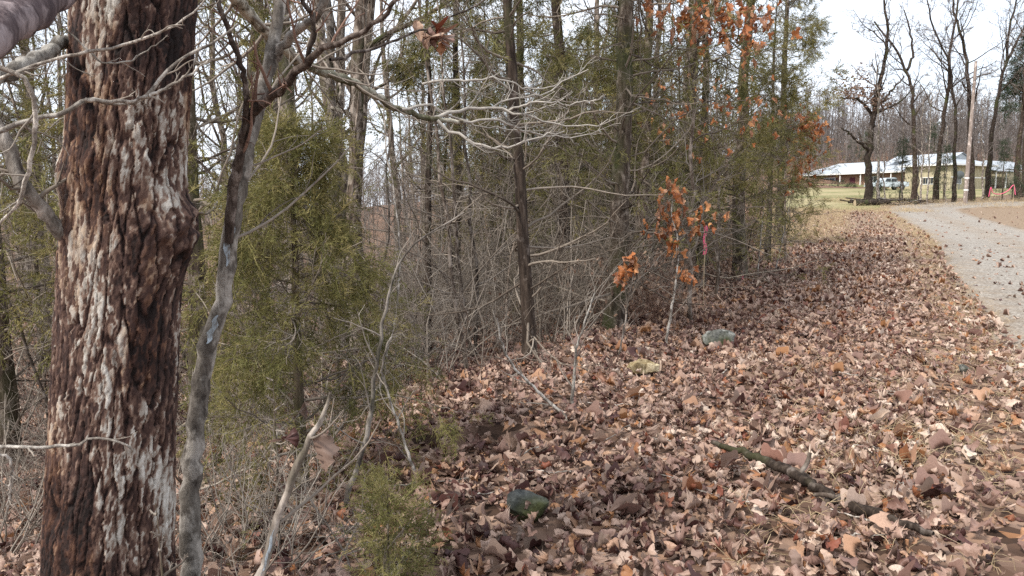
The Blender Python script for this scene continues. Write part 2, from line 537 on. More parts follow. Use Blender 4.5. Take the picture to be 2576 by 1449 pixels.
def build_lawn():
    ys = np.linspace(55, 122, 60); us = np.linspace(0, 1, 40)
    x0 = 0.388 * ys - 2.6 + 0.6; x1 = np.interp(ys, [55, 62, 75, 122], [27, 31, 48, 92])
    X = x0[:, None] * (1 - us) + x1[:, None] * us; Y = ys[:, None] + 0 * X
    Z = H(X, Y) + 0.03
    n, k = X.shape
    i = np.arange(n - 1)[:, None] * k + np.arange(k - 1)[None, :]
    F = np.stack([i, i + 1, i + k + 1, i + k], -1).reshape(-1, 4)
    m, nt, out = nmat('lawn')
    v = objco(nt)
    c = ramp(nt, noise(nt, .16, 5, v, .6), [(.35, (.14, .145, .062)), (.48, (.235, .215, .11)), (.64, (.34, .28, .165))])
    c = mix(nt, .5, c, ramp(nt, noise(nt, 6, 4, v, .7), [(.3, (.7, .7, .7)), (.7, (1.25, 1.25, 1.2))]), 'MULTIPLY')
    bsdf(nt, out, c, .95, noise(nt, 20, 3, v), .5, .03, .1)
    tag(obj('lawn', mk_mesh('lawn', np.stack([X, Y, Z], -1).reshape(-1, 3), F), m), 'pale dormant grass lawn in front of the house', 'lawn', kind='structure')
build_lawn()

# ------------------------------------------------------------------ leaves
def leaf_mesh(name, seed, fine=True, mat=None, unit=1.0):
    """a lobed oak leaf, dry and curled; 1 long"""
    rng = np.random.RandomState(seed)
    n = 15 if fine else 6
    t = np.linspace(0, 1, n)
    wd = rng.uniform(.23, .32); lob = rng.uniform(2.6, 3.6); ph = rng.uniform(0, 1)
    env = np.sin(np.pi * np.clip(t * .92 + .04, 0, 1) ** 0.8) ** .8
    depth = rng.uniform(.25, .6) if fine else .25
    wL = wd * env * (1 - depth + depth * np.abs(np.sin(np.pi * (lob * t + ph)))) + .015
    wR = wd * env * (1 - depth + depth * np.abs(np.sin(np.pi * (lob * t + ph + rng.uniform(-.12, .12))))) + .015
    wL[0] = wR[0] = .012
    across = np.array([-1, -.55, 0, .55, 1]) if fine else np.array([-1, 0, 1])
    x = t[:, None] + 0 * across
    y = np.where(across < 0, wL[:, None] * across, wR[:, None] * across)
    fold = rng.uniform(-.2, 1.5); curl = rng.uniform(-3, 7); bend = rng.uniform(-2.2, 3.0); tw = rng.uniform(-2, 2)
    z = fold * np.abs(y) + curl * y ** 2 * 1.6
    z = z + .045 * rng.randn(*z.shape) * (np.abs(across) > .2)
    ang = tw * (x - .5)
    y, z = y * np.cos(ang) - z * np.sin(ang), y * np.sin(ang) + z * np.cos(ang)
    # bend along the length
    a = bend * (x - .5)
    k = bend if abs(bend) > .05 else .05
    xb = np.sin(k * (x - .5)) / k; zb = (1 - np.cos(k * (x - .5))) / k
    x, z = xb - z * np.sin(a), z * np.cos(a) + zb
    V = np.stack([x, y, z], -1)
    V = V.reshape(-1, 3) * unit
    kk = len(across)
    i = np.arange(n - 1)[:, None] * kk + np.arange(kk - 1)[None, :]
    F = np.stack([i, i + 1, i + kk + 1, i + kk], -1).reshape(-1, 4)
    me = mk_mesh(name, V, F)
    if mat: me.materials.append(mat)
    return me

def scatter_nodes(name, coll):
    ng = bpy.data.node_groups.new(name, 'GeometryNodeTree')
    ng.interface.new_socket('Geometry', in_out='INPUT', socket_type='NodeSocketGeometry')
    ng.interface.new_socket('Geometry', in_out='OUTPUT', socket_type='NodeSocketGeometry')
    n, l = ng.nodes, ng.links
    gi, go = n.new('NodeGroupInput'), n.new('NodeGroupOutput')
    ci = n.new('GeometryNodeCollectionInfo'); ci.inputs['Collection'].default_value = coll
    ci.inputs['Separate Children'].default_value = True; ci.inputs['Reset Children'].default_value = True
    iop = n.new('GeometryNodeInstanceOnPoints'); iop.inputs['Pick Instance'].default_value = True
    def na(nm, t):
        a = n.new('GeometryNodeInputNamedAttribute'); a.data_type = t; a.inputs['Name'].default_value = nm
        return a.outputs['Attribute']
    er = n.new('FunctionNodeEulerToRotation')
    l.new(na('rot', 'FLOAT_VECTOR'), er.inputs['Euler'])
    l.new(er.outputs['Rotation'], iop.inputs['Rotation'])
    l.new(na('scl', 'FLOAT'), iop.inputs['Scale'])
    l.new(na('idx', 'INT'), iop.inputs['Instance Index'])
    l.new(gi.outputs[0], iop.inputs['Points'])
    l.new(ci.outputs[0], iop.inputs['Instance'])
    l.new(iop.outputs['Instances'], go.inputs[0])
    return ng

def scatter(name, P, rot, scl, idx, tint, coll):
    me = bpy.data.meshes.new(name)
    me.vertices.add(len(P)); me.vertices.foreach_set('co', np.ascontiguousarray(P, dtype=np.float32).ravel())
    for nm, t, a, key in (('rot', 'FLOAT_VECTOR', rot, 'vector'), ('scl', 'FLOAT', scl, 'value'), ('idx', 'INT', idx, 'value'), ('tint', 'FLOAT', tint, 'value')):
        at = me.attributes.new(nm, t, 'POINT')
        at.data.foreach_set(key, np.ascontiguousarray(a, dtype=np.int32 if t == 'INT' else np.float32).ravel())
    o = obj(name, me)
    md = o.modifiers.new('scatter', 'NODES'); md.node_group = scatter_nodes(name, coll)
    return o

def build_leaves():
    rng = np.random.RandomState(11)
    coll = bpy.data.collections.new('leaf_kinds')
    NF, NC = 12, 5
    fine_me = []
    for i in range(NF):
        me = leaf_mesh('leaf', 100 + i, True, M['leaf_litter'])
        coll.objects.link(bpy.data.objects.new('a_leaf_%02d' % i, me))
        m2 = me.copy(); m2.materials.clear(); m2.materials.append(M['leaf_single']); fine_me.append(m2)
    for i in range(NC):
        coll.objects.link(bpy.data.objects.new('b_leaf_%02d' % i, leaf_mesh('leaf', 200 + i, False, M['leaf_litter'])))
    Ps, Rs, Ss, Is, Ts = [], [], [], [], []
    bands = [(1.3, 4, 430), (4, 7, 400), (7, 12, 330), (12, 18, 230), (18, 28, 110), (28, 42, 70), (42, 62, 48)]
    for d0, d1, rho in bands:
        half = R_(43)
        n = int(half * (d1 ** 2 - d0 ** 2) * rho)
        r = np.sqrt(rng.uniform(d0 ** 2, d1 ** 2, n)); a = rng.uniform(-half, half, n)
        x, y = r * np.sin(a), r * np.cos(a)
        s = sdist(x, y)
        e = x - road_edge_x(y)                      # metres onto the road
        # leaves thin out on the gravel and along the grassy verge
        keep = np.where(e > .3, .05, np.where(e > -0.9, .45, 1.0)) * np.where((y > 26) & (s < -.8), .45, 1.0)
        clump = fbm(x * 1.3, y * 1.3, 31, 3)
        keep = keep * np.clip(.35 + 1.2 * clump, 0, 1)
        m = (rng.rand(n) < keep) & ~((y > 54) & (s < -.5))
        x, y, s = x[m], y[m], s[m]; n = len(x)
        z = H(x, y) + rng.rand(n) ** 1.6 * .06 + .010
        big = 1.0 if d1 < 20 else (1.1 if d1 < 40 else 1.25)
        scl = np.clip(rng.normal(.086, .027, n), .03, .128) * big
        ti = 1.0 if d1 < 13 else .62
        rot = np.stack([rng.normal(0, .68 * ti, n), rng.normal(0, .55 * ti, n), rng.uniform(0, 6.283, n)], -1)
        flip = rng.rand(n) < .45
        rot[:, 0] += np.where(flip, math.pi, 0)
        z += np.where(flip, .012, 0)
        idx = rng.randint(0, NF, n) if d1 < 13 else NF + rng.randint(0, NC, n)
        pat = fbm(x * .8, y * .8, 77, 3)
        tint = np.clip(rng.beta(1.35, 1.5, n) + .5 * (pat - .5) - .10 * sstep(0, 6, s) + .13 * sstep(.5, -3.5, s), 0, 1)
        Ps.append(np.stack([x, y, z], -1)); Rs.append(rot); Ss.append(scl); Is.append(idx); Ts.append(tint)
    P, Ro, S, I, T = map(np.concatenate, (Ps, Rs, Ss, Is, Ts))
    # the 300 that show largest become leaves of their own
    d = np.linalg.norm(P - np.array([0, 0, CAMZ]), axis=1)
    u = P[:, 0] / P[:, 1]
    inview = (np.abs(u) < .69) & (P[:, 1] > 2.95)
    vis = np.where(inview & (P[:, 2] - H(P[:, 0], P[:, 1]) > .035), S / d, 0)
    top = np.argsort(-vis)[:300]
    for j in top:
        o = obj('leaf', fine_me[I[j] % NF], None, GROUND, P[j] + np.array([0, 0, .012]))
        o.rotation_euler = Ro[j]; o.scale = (S[j],) * 3
    keep = np.ones(len(P), bool); keep[top] = False
    o = scatter('leaf_litter', P[keep], Ro[keep], S[keep], I[keep], T[keep], coll)
    tag(o, 'brown curled oak leaves covering the woodland floor', 'leaf litter', kind='stuff')
build_leaves()

# ------------------------------------------------------------------ trees: shapes shared by many
class Kind:
    """meshes of one kind of tree: a list of (part name, mesh)"""
    def __init__(self, parts): self.parts = parts

def plant(kind, name, label, cat, loc, rz=0, sc=1.0, group=None, lean=(0, 0)):
    t = thing(name, label, cat, loc, rz, group)
    t.rotation_euler = (lean[0], lean[1], rz)
    t.scale = (sc, sc, sc)
    for nm, me in kind.parts:
        obj(nm, me, None, t)
    return t

def with_mat(me, m):
    me.materials.append(m); return me

def trunk_line(rng, h, n, wob, lean=0.0):
    z = np.linspace(-0.25, h, n)
    wx = np.cumsum(rng.randn(n)) * wob; wy = np.cumsum(rng.randn(n)) * wob
    a = rng.uniform(0, 6.28)
    x = wx - wx[0] + lean * z * math.cos(a); y = wy - wy[0] + lean * z * math.sin(a)
    return np.stack([x, y, z], -1)

def flare(r, n, h, top=0.25):
    z = np.linspace(0, 1, n)
    return r * ((1 - z) ** .8 * (1 - top) + top) * (1 + .45 * np.exp(-z * h / .35))

def bare_tree(seed, h, r, tm, bm, first=0.35, nl=16, fine=True, rmin=.0028, k0=10, line=None, rad=None, nb=(7, 6, 4), lang=(58, 14), lratio=.36):
    rng = np.random.RandomState(seed)
    n = 18
    P = trunk_line(rng, h, n, .05 * h / 14) if line is None else np.asarray(line, float)
    Rr = flare(r, len(P), h, .12) if rad is None else np.asarray(rad, float)
    tb = Tubes(); tb.add(P, Rr, k0)
    cr = Tubes()
    L1, R1 = spawn(rng, P, Rr, nl, first, .98, lang, lratio, 9, .48, .16, .09, .012, .25, .55)
    # the thick limbs belong to the trunk
    tb.add(L1, R1, 6)
    L2, R2 = spawn(rng, L1, R1, nb[0], .15, 1.0, (48, 14), .42, 6, .5, .2, .06, rmin * 1.8, .35, .45)
    cr.add(L2, R2, 4)
    L3, R3 = spawn(rng, L2, R2, nb[1], .1, 1.0, (45, 15), .48, 5, .55, .24, .05, rmin * 1.2, .5, .4)
    cr.add(L3, R3, 3)
    if fine:
        L4, R4 = spawn(rng, L3, R3, nb[2], .1, 1.0, (42, 15), .5, 2, .7, .25, .04, rmin, .6, .3)
        cr.add(L4, R4, 3)
    return Kind([('trunk', with_mat(tb.mesh('trunk'), tm)), ('crown', with_mat(cr.mesh('crown'), bm))]), (L1, L2, L3)

def sapling(seed, h, r, tm, bm, nb=(16, 6, 4), line=None, ang=48, trop=.07, rad=None, blen=.3):
    rng = np.random.RandomState(seed)
    P = trunk_line(rng, h, 12, .025 * h / 3, rng.uniform(0, .08)) if line is None else np.asarray(line, float)
    Rr = np.linspace(1, .25, len(P)) * r if rad is None else np.asarray(rad, float)
    tb = Tubes(); tb.add(P, Rr, 7)
    L1, R1 = spawn(rng, P, Rr, nb[0], .18, 1.0, (ang, 14), blen, 7, .5, .17, trop, .0025, .3, .5)
    tw = Tubes(); tw.add(L1, R1, 4)
    L2, R2 = spawn(rng, L1, R1, nb[1], .12, 1.0, (42, 14), .45, 5, .6, .22, trop * .7, .0018, .5, .4)
    tw.add(L2, R2, 3)
    L3 = L2
    if nb[2]:
        L3, R3 = spawn(rng, L2, R2, nb[2], .1, 1, (40, 14), .5, 3, .75, .24, .03, .0014, .6, .3)
        tw.add(L3, R3, 3)
    return Kind([('stem', with_mat(tb.mesh('stem'), tm)), ('branch', with_mat(tw.mesh('twigs'), bm))]), (L1, L2, L3)

def brush(seed, h, bm, stems=7):
    rng = np.random.RandomState(seed)
    b = np.concatenate([rng.uniform(-.14, .14, (stems, 2)), np.full((stems, 1), -.06)], 1)
    d = norm(np.concatenate([rng.normal(0, .45, (stems, 2)), np.ones((stems, 1))], 1))
    P = np.empty((stems, 8, 3)); P[:, 0] = b
    for j in range(1, 8):
        d = norm(d + .13 * rng.randn(stems, 3)); P[:, j] = P[:, j - 1] + d * h / 7 * rng.uniform(.7, 1.1, (stems, 1))
    Rr = np.linspace(.0075, .0025, 8)[None] * rng.uniform(.6, 1.2, (stems, 1))
    tb = Tubes(); tb.add(P, Rr, 5)
    L1, R1 = spawn(rng, P, Rr, 6, .2, 1, (45, 15), .42, 5, .6, .22, .03, .0018, .4, .4); tb.add(L1, R1, 3)
    L2, R2 = spawn(rng, L1, R1, 4, .1, 1, (45, 15), .5, 4, .75, .25, .02, .0014, .5, .3); tb.add(L2, R2, 3)
    return Kind([('stem', with_mat(tb.mesh('stem'), bm))])

# ---- red cedar: feathery drooping sprays
def spray_template(seed, subs, tips, tw):
    """slivers on short side shoots on one axis; 1 long, hanging a little"""
    rng = np.random.RandomState(seed)
    tris = []
    def shoot(p, d, L, n, wid):
        q = np.array(p, float); d = np.array(d, float)
        for i in range(n):
            d = d + rng.normal(0, .12, 3) + np.array([0, 0, -.05]); d /= np.linalg.norm(d)
            nq = q + d * L / n
            side = np.cross(d, rng.randn(3)); side /= np.linalg.norm(side)
            tris.append([q - side * wid, q + side * wid, nq + d * L / n * .5])
            for s in (-1, 1):
                dd = d * .8 + side * s * .75 + rng.normal(0, .2, 3); dd /= np.linalg.norm(dd)
                sd = np.cross(dd, rng.randn(3)); sd /= np.linalg.norm(sd)
                tris.append([q - sd * wid * .8, q + sd * wid * .8, q + dd * L / n * rng.uniform(.9, 1.7)])
            q = nq
    d0 = np.array([1, 0, 0.0]); p = np.zeros(3)
    for i in range(subs):
        f = (i + .5) / subs
        d0 = d0 + np.array([0, 0, -.05]) + rng.normal(0, .05, 3); d0 /= np.linalg.norm(d0)
        p = p + d0 / subs
        az = rng.uniform(0, 6.283)
        perp = np.array([0, math.cos(az), math.sin(az)])
        shoot(p, d0 * .75 + perp * .75, .42 * (1 - .55 * f) + .1, tips, tw)
        tris.append([p - d0 / subs + np.array([0, tw, 0]), p - d0 / subs - np.array([0, tw, 0]), p + d0 / subs])
    shoot(p, d0, .25, tips, tw)
    return np.array(tris)            # (T,3,3)

SPRAY_FAR = [spray_template(i, 6, 2, .022) for i in range(4)]
SPRAY_NEAR = [spray_template(20 + i, 8, 3, .0105) for i in range(4)]

def sprays(rng, P, D, size, temps, droop=.25):
    """place sprays at P pointing along D"""
    V, T = [], []
    which = rng.randint(0, len(temps), len(P))
    D = D.copy(); D[:, 2] -= droop; D = norm(D + .25 * rng.randn(*D.shape))
    tone = np.clip(rng.normal(.5, .25, len(P)), 0, 1)
    for w_ in range(len(temps)):
        m = which == w_
        if not m.any(): continue
        d, p, s = D[m], P[m], size[m]
        up = np.tile(np.array([0, 0, 1.0]), (len(d), 1)) + .4 * rng.randn(len(d), 3)
        y = norm(np.cross(up, d)); z = np.cross(d, y)
        t = temps[w_].reshape(-1, 3)
        X = p[:, None] + s[:, None, None] * (t[None, :, 0:1] * d[:, None] + t[None, :, 1:2] * y[:, None] + t[None, :, 2:3] * z[:, None])
        V.append(X.reshape(-1, 3))
        tt = np.repeat(np.clip(tone[m][:, None] + .12 * rng.randn(m.sum(), len(t) // 3), 0, 1), 3, axis=1)
        T.append(tt.ravel())
    V = np.concatenate(V); T = np.concatenate(T)
    return V, np.arange(len(V)).reshape(-1, 3), T

def ends(L):
    return L[:, -1], norm(L[:, -1] - L[:, -2])

def cedar(seed, h, r, fol, bmat, limbs=70, low=.08, reach=.30, leafy=.35, temps=SPRAY_FAR, size=.26, line=None, dens=1.0, sub=(7, 4), dead=None, lang=82, droop=.25, fine=2, clump=2.2):
    """leafy: fraction of the height below which only dead twigs remain"""
    rng = np.random.RandomState(seed)
    P = trunk_line(rng, h, 16, .02 * h / 8) if line is None else np.asarray(line, float)
    Rr = flare(r, len(P), h, .10)
    tb = Tubes(); tb.add(P, Rr, 9)
    L1, R1 = spawn(rng, P, Rr, limbs, low, .98, (lang, 12), reach * h, 9, .30, .19, .035, .005, .25, .85, absolute=True)
    R1 = np.minimum(R1, .015 * np.linspace(1, .3, 9)[None] * rng.uniform(.6, 1.25, (len(R1), 1)))
    L2, R2 = spawn(rng, L1, R1, sub[0], .2, 1, (45, 14), .42, 5, .5, .2, .0, .0028, .4, .5)
    L3, R3 = spawn(rng, L2, R2, sub[1], .1, 1, (42, 15), .5, 3, .65, .24, -.02, .0018, .5, .35)
    tw = Tubes(); tw.add(L1, R1, 5); tw.add(L2, R2, 3); tw.add(L3, R3, 3)
    if fine:
        L4, R4 = spawn(rng, L3, R3, fine, .1, 1, (45, 15), .5, 2, .8, .25, -.02, .0014, .6, .3); tw.add(L4, R4, 3)
    # living sprays: outer and upper shoots
    p, d = ends(L3); p2, d2 = ends(L2); p3, d3 = L3[:, 1], norm(L3[:, 1] - L3[:, 0])
    p = np.concatenate([p, p2, p3]); d = np.concatenate([d, d2, d3])
    hz = p[:, 2] / h
    rad_ = np.hypot(p[:, 0] - np.interp(p[:, 2], P[:, 2], P[:, 0]), p[:, 1] - np.interp(p[:, 2], P[:, 2], P[:, 1])) / (reach * h)
    pr = np.clip((hz - leafy + .12) / .3, 0, 1) * np.clip(rad_ * 1.5 + (hz > .6) * .4, 0.05, 1) * dens
    cl = vnoise(p[:, 0] * 1.6 + seed, p[:, 2] * 1.6 + p[:, 1], seed)
    m = rng.rand(len(p)) < pr * np.clip(cl * clump - .35, 0, 1)
    parts = [('trunk', with_mat(tb.mesh('trunk'), bmat)), ('branch', with_mat(tw.mesh('twigs'), dead or M['dead_twig']))]
    if m.sum() > 3:
        V, F, T = sprays(rng, p[m], d[m], size * rng.uniform(.6, 1.25, m.sum()), temps, droop)
        parts.append(('foliage', with_mat(mk_mesh('foliage', V, F, {'tone': T}, False), fol)))
    return Kind(parts)

def poly(pts, n=None):
    """smooth curve through points"""
    p = np.array([tuple(q) for q in pts], float)
    n = n or 4 * len(p)
    t = np.concatenate([[0], np.cumsum(np.linalg.norm(np.diff(p, axis=0), axis=1))])
    tt = np.linspace(0, t[-1], n)
    m = np.gradient(p, t, axis=0)
    i = np.clip(np.searchsorted(t, tt) - 1, 0, len(t) - 2)
    h = (t[i + 1] - t[i])[:, None]; s = ((tt - t[i]) / h[:, 0])[:, None]
    h00, h10, h01, h11 = 2 * s ** 3 - 3 * s ** 2 + 1, s ** 3 - 2 * s ** 2 + s, -2 * s ** 3 + 3 * s ** 2, s ** 3 - s ** 2
    return h00 * p[i] + h10 * h * m[i] + h01 * p[i + 1] + h11 * h * m[i + 1]

def knobbly(rng, P, amp):
    """small kinks, as branches have"""
    q = np.array(P, float); q[1:-1] += amp * rng.randn(len(q) - 2, 3)
    return q

def each_twig(rng, A, B, mat, parent, m, ratio, name='twig'):
    """every side twig, with its own small shoots, is a part of its own"""
    for a, b in zip(A, B):
        t = Tubes(); t.add(a, b, 5)
        C, D = spawn(rng, a, b, m, .2, 1, (40, 12), ratio, 5, .6, .14, .02, min(.002, b[0] * .7), .5, .3); t.add(C, D, 3)
        obj(name, t.mesh(name), mat, parent)

# ------------------------------------------------------------------ the big oak at the roadside
def big_oak():
    rng = np.random.RandomState(5)
    D = 2.4
    ctr_uv = [(262, 1760), (273, 1449), (287, 1100), (300, 850), (312, 600), (324, 350), (338, 60), (345, -60), (352, -260)]
    wid_uv = [345, 310, 296, 290, 284, 280, 284, 286, 290]
    pts = [W(u, v, D) for u, v in ctr_uv]
    zc = np.array([p.z for p in pts]); xc = np.array([p.x for p in pts])
    rc = np.array([wv / 2 / FPX * (D - .02) * .97 for wv in wid_uv])
    o_ = zc.argsort(); zc, xc, rc = zc[o_], xc[o_], rc[o_]
    root = thing('oak_tree', 'big rough-barked oak with flaking pale lichen on its trunk', 'tree', (float(xc[0]), D, h1(float(xc[0]), D)))
    z0 = root.location.z
    nz, na = 580, 214
    z = np.linspace(-.35, zc.max() + .6, nz)
    th = np.concatenate([np.linspace(math.pi * .9, math.pi * 2.1, 184, endpoint=False), np.linspace(math.pi * 2.1, math.pi * 2.9, 30, endpoint=False)]) - math.pi * 2
    Z, TH = np.meshgrid(z, th, indexing='ij')
    cx = np.interp(Z, zc, xc); rr = np.interp(Z, zc, rc)
    rr = rr * (1 + .16 * np.exp(-(Z - z0) / .22) * (.6 + .4 * np.sin(TH * 5)))
    rr = rr * (1 + .035 * np.sin(TH * 2 + 1 + Z) + .02 * np.sin(TH * 3 - Z * 2))
    a = TH * .165; zz = Z
    wob = .02 * (fbm(a * 20, zz * 8, 4, 3) - .5)
    wob2 = .010 * (fbm(a * 60, zz * 40, 44, 3) - .5)
    k1, k2, kid = cells((a + wob * 1.3 + wob2) / .034, (zz + wob2 * 4 + .1 * np.sin(a * 37)) / .34, 15)
    f1, f2, cid = cells((a + wob + wob2) / .014, (zz + .03 * np.sin(a * 60) + wob2 * 2) / .075, 3)
    g1, g2, gid = cells((a + wob + wob2 * 1.5) / .0065, (zz + wob + wob2 * 2) / .026, 8)
    front = .45 + .55 * np.abs(np.cos(TH))                       # deeper furrows round the sides
    furrow = sstep(.0, .13, k2 - k1); plate = sstep(.0, .12, f2 - f1); flake = sstep(.0, .10, g2 - g1)
    disp = -.016 + .017 * furrow * front + .0045 * plate * (.3 + cid) + .0016 * flake * (.2 + 1.4 * gid) + .004 * (fbm(a * 170, zz * 60, 6, 2) - .5)
    # burl on the road side, a healed knot on the other
    def bump(uv, side, amp, sz, st):
        p = W(uv[0], uv[1], D)
        return amp * np.exp(-((Z - p.z) / sz) ** 2) * np.exp(-(np.angle(np.exp(1j * (TH - side))) / st) ** 2)
    rag = .5 + 1.1 * fbm(a * 30, zz * 26, 41, 4)
    disp = disp + bump((470, 560), -.25, .062, .075, .55) * rag + bump((465, 640), -.3, .035, .09, .5) * rag + bump((170, 440), math.pi + .2, .025, .06, .5) + bump((330, 420), -1.5, .012, .05, .6) * rag
    disp = disp - bump((200, 1250), -2.2, .025, .05, .18) - bump((430, 1300), -.8, .02, .10, .2)
    r = rr + disp
    X = cx + r * np.cos(TH); Y = D + r * np.sin(TH)
    V = np.stack([X - root.location.x, Y - D, Z - z0], -1).reshape(-1, 3)
    i = np.arange(nz - 1)[:, None] * na + np.arange(na)[None]; i2 = np.arange(nz - 1)[:, None] * na + (np.arange(na)[None] + 1) % na
    F = np.stack([i, i2, i2 + na, i + na], -1).reshape(-1, 4)
    patch = np.clip((fbm(a * 11, zz * 3.4, 61, 5) - .5) * 2.5 + .47, 0, 1)
    hue = fbm(a * 8 + 4, zz * 2.6, 71, 4)
    tone = np.clip(.50 * patch + .26 * cid + .36 * gid + .06 * kid - .11 - .25 * (1 - furrow), 0, 1)
    rust = .85 * sstep(.54, .68, hue * .8 + .22 * gid)
    m, nt, out = nmat('oak_trunk')
    v = objco(nt, (1, 1, .3))
    fine = noise(nt, 90, 5, v, .75)
    tf = nt.nodes.new('ShaderNodeMath'); tf.operation = 'MULTIPLY_ADD'; tf.inputs[1].default_value = .42; 
    nt.links.new(fine, tf.inputs[0])
    t2 = nt.nodes.new('ShaderNodeMath'); t2.operation = 'SUBTRACT'; t2.inputs[1].default_value = .21
    nt.links.new(attr(nt, 'flake_tone'), t2.inputs[0]); nt.links.new(t2.outputs[0], tf.inputs[2])
    c = ramp(nt, tf.outputs[0], [(.10, (.014, .009, .008)), (.34, (.050, .027, .022)), (.48, (.098, .056, .042)), (.57, (.185, .120, .090)), (.64, (.30, .255, .215)), (.76, (.43, .395, .35)), (.92, (.54, .51, .465))])
    c2 = ramp(nt, tf.outputs[0], [(.10, (.016, .009, .008)), (.36, (.055, .025, .017)), (.52, (.125, .062, .037)), (.66, (.27, .165, .10)), (.9, (.46, .35, .25))])
    c = mix(nt, attr(nt, 'rust'), c, c2)
    bsdf(nt, out, c, .85, fine, .8, .006, .25)
    obj('trunk', mk_mesh('trunk', V, F, {'flake_tone': tone.ravel(), 'rust': rust.ravel()}), m, root)
    off = np.array(root.location)
    def limb(pts, rad, mat, n=None, kn=.004, k=8):
        P = knobbly(rng, poly(pts, n), kn) - off
        Rr = np.interp(np.linspace(0, 1, len(P)), np.linspace(0, 1, len(rad)), rad)
        t = Tubes(); t.add(P, Rr * (1 + .08 * rng.randn(len(P))), k)
        return obj('limb', t.mesh('limb'), mat, root), P, Rr
    # dark limb over the camera's shoulder
    limb([W(330, -190, 2.35), W(190, -60, 2.0), W(70, 20, 1.6), W(-60, 110, 1.3), W(-220, 190, 1.1)], [.05, .046, .042, .036, .03], M['limb_plum'], 24, .004, 12)
    # lichened stub limb and the low limb, both leaving the trunk
    limb([W(215, 108, 2.38), W(165, 106, 2.3), W(125, 130, 2.2), W(60, 165, 2.1), W(-20, 200, 2.0), W(-140, 250, 1.9)], [.022, .017, .020, .022, .018, .015], M['limb_pale'], 28, .004)
    l2, P2, R2 = limb([W(190, 640, 2.36), W(160, 592, 2.3), W(110, 530, 2.25), W(70, 480, 2.2), W(40, 420, 2.2), W(5, 340, 2.2), W(-60, 250, 2.2)], [.034, .024, .022, .020, .020, .019, .016], M['limb_grey'], 30, .003)
    # the long lichen-covered limb reaching over the slope, and its pale twigs
    ml, Pm, Rm = limb([W(400, -230, 2.5), W(520, -80, 2.9), W(620, 30, 3.2), W(700, 112, 3.4), W(765, 165, 3.6), W(850, 192, 3.8), W(930, 233, 4.0), W(1000, 272, 4.15), W(1090, 300, 4.3), W(1165, 305, 4.4)],
                      [.045, .038, .032, .028, .026, .024, .022, .020, .016, .012], M['limb_lichen'], 56, .006)
    mains = [([(1085, 298, 4.3), (1130, 285, 4.4), (1230, 272, 4.5), (1320, 288, 4.5), (1400, 312, 4.6), (1490, 316, 4.6), (1530, 300, 4.6)], .0125),
             ([(1100, 303, 4.3), (1160, 345, 4.3), (1215, 366, 4.3), (1275, 371, 4.3), (1335, 352, 4.4), (1420, 330, 4.5)], .0115),
             ([(1160, 305, 4.4), (1240, 300, 4.5), (1330, 330, 4.7), (1420, 345, 4.9), (1500, 338, 5.0)], .009),
             ([(1010, 275, 4.15), (1075, 262, 4.3), (1130, 292, 4.5), (1210, 318, 4.7), (1300, 326, 4.9)], .009),
             ([(1062, 212, 4.4), (1095, 203, 4.4), (1180, 204, 4.45), (1260, 200, 4.5), (1330, 222, 4.6), (1400, 216, 4.7)], .0085),
             ([(1200, 275, 4.5), (1300, 250, 4.6), (1380, 232, 4.7), (1440, 190, 4.8), (1480, 175, 4.8)], .007),
             ([(1280, 280, 4.5), (1370, 255, 4.4), (1440, 262, 4.4), (1500, 250, 4.4)], .007)]
    for pl, r0 in mains:
        P = knobbly(rng, poly([W(*q) for q in pl], 18), .007) - off
        Rr = np.linspace(r0, .0035, 18)
        tw = Tubes(); tw.add(P, Rr, 6)
        A, B = spawn(rng, P, Rr, 9, .15, 1, (42, 12), .30, 6, .6, .17, .07, .0028, .4, .4); tw.add(A, B, 4)
        A, B = spawn(rng, A, B, 4, .15, 1, (42, 12), .45, 4, .7, .2, .06, .0020, .5, .4); tw.add(A, B, 3)
        obj('branch', tw.mesh('branch'), M['pale_twig'], ml)
    A, B = spawn(rng, Pm, Rm, 16, .25, .95, (55, 12), .24, 7, .3, .17, .03, .004, .3, .3)
    each_twig(rng, A, B, M['twig'], ml, 6, .4, 'branch')
    A, B = spawn(rng, P2, R2, 9, .2, 1, (55, 14), .35, 7, .35, .2, .02, .003, .3, .3)
    each_twig(rng, A, B, M['dead_twig'], l2, 5, .4, 'branch')
M['limb_dark'] = bark('limb_dark', (.028, .020, .017), (.066, .049, .040), (.125, .098, .082), .25, 22)
M['limb_plum'] = bark('limb_plum', (.045, .032, .035), (.095, .070, .072), (.16, .125, .125), .25, 14)
M['limb_pale'] = bark('limb_pale', (.07, .06, .05), (.17, .15, .13), (.28, .26, .23), .5, 22, .1, .4)
M['limb_grey'] = bark('limb_grey', (.06, .05, .043), (.16, .14, .12), (.27, .245, .215), .4, 14, 0, .4)
M['limb_lichen'] = bark('limb_lichen', (.04, .032, .022), (.12, .10, .07), (.30, .28, .23), .55, 18, .3, .6)
big_oak()

# ------------------------------------------------------------------ slender grey tree beside it
def part_tube(name, pts, rad, mat, root, n=24, kn=.003, k=8, seed=1):
    rng = np.random.RandomState(seed)
    P = knobbly(rng, poly(pts, n), kn) - np.array(root.location)
    Rr = np.interp(np.linspace(0, 1, len(P)), np.linspace(0, 1, len(rad)), rad) * (1 + .05 * rng.randn(len(P)))
    t = Tubes(); t.add(P, Rr, k)
    return obj(name, t.mesh(name), mat, root), P, Rr

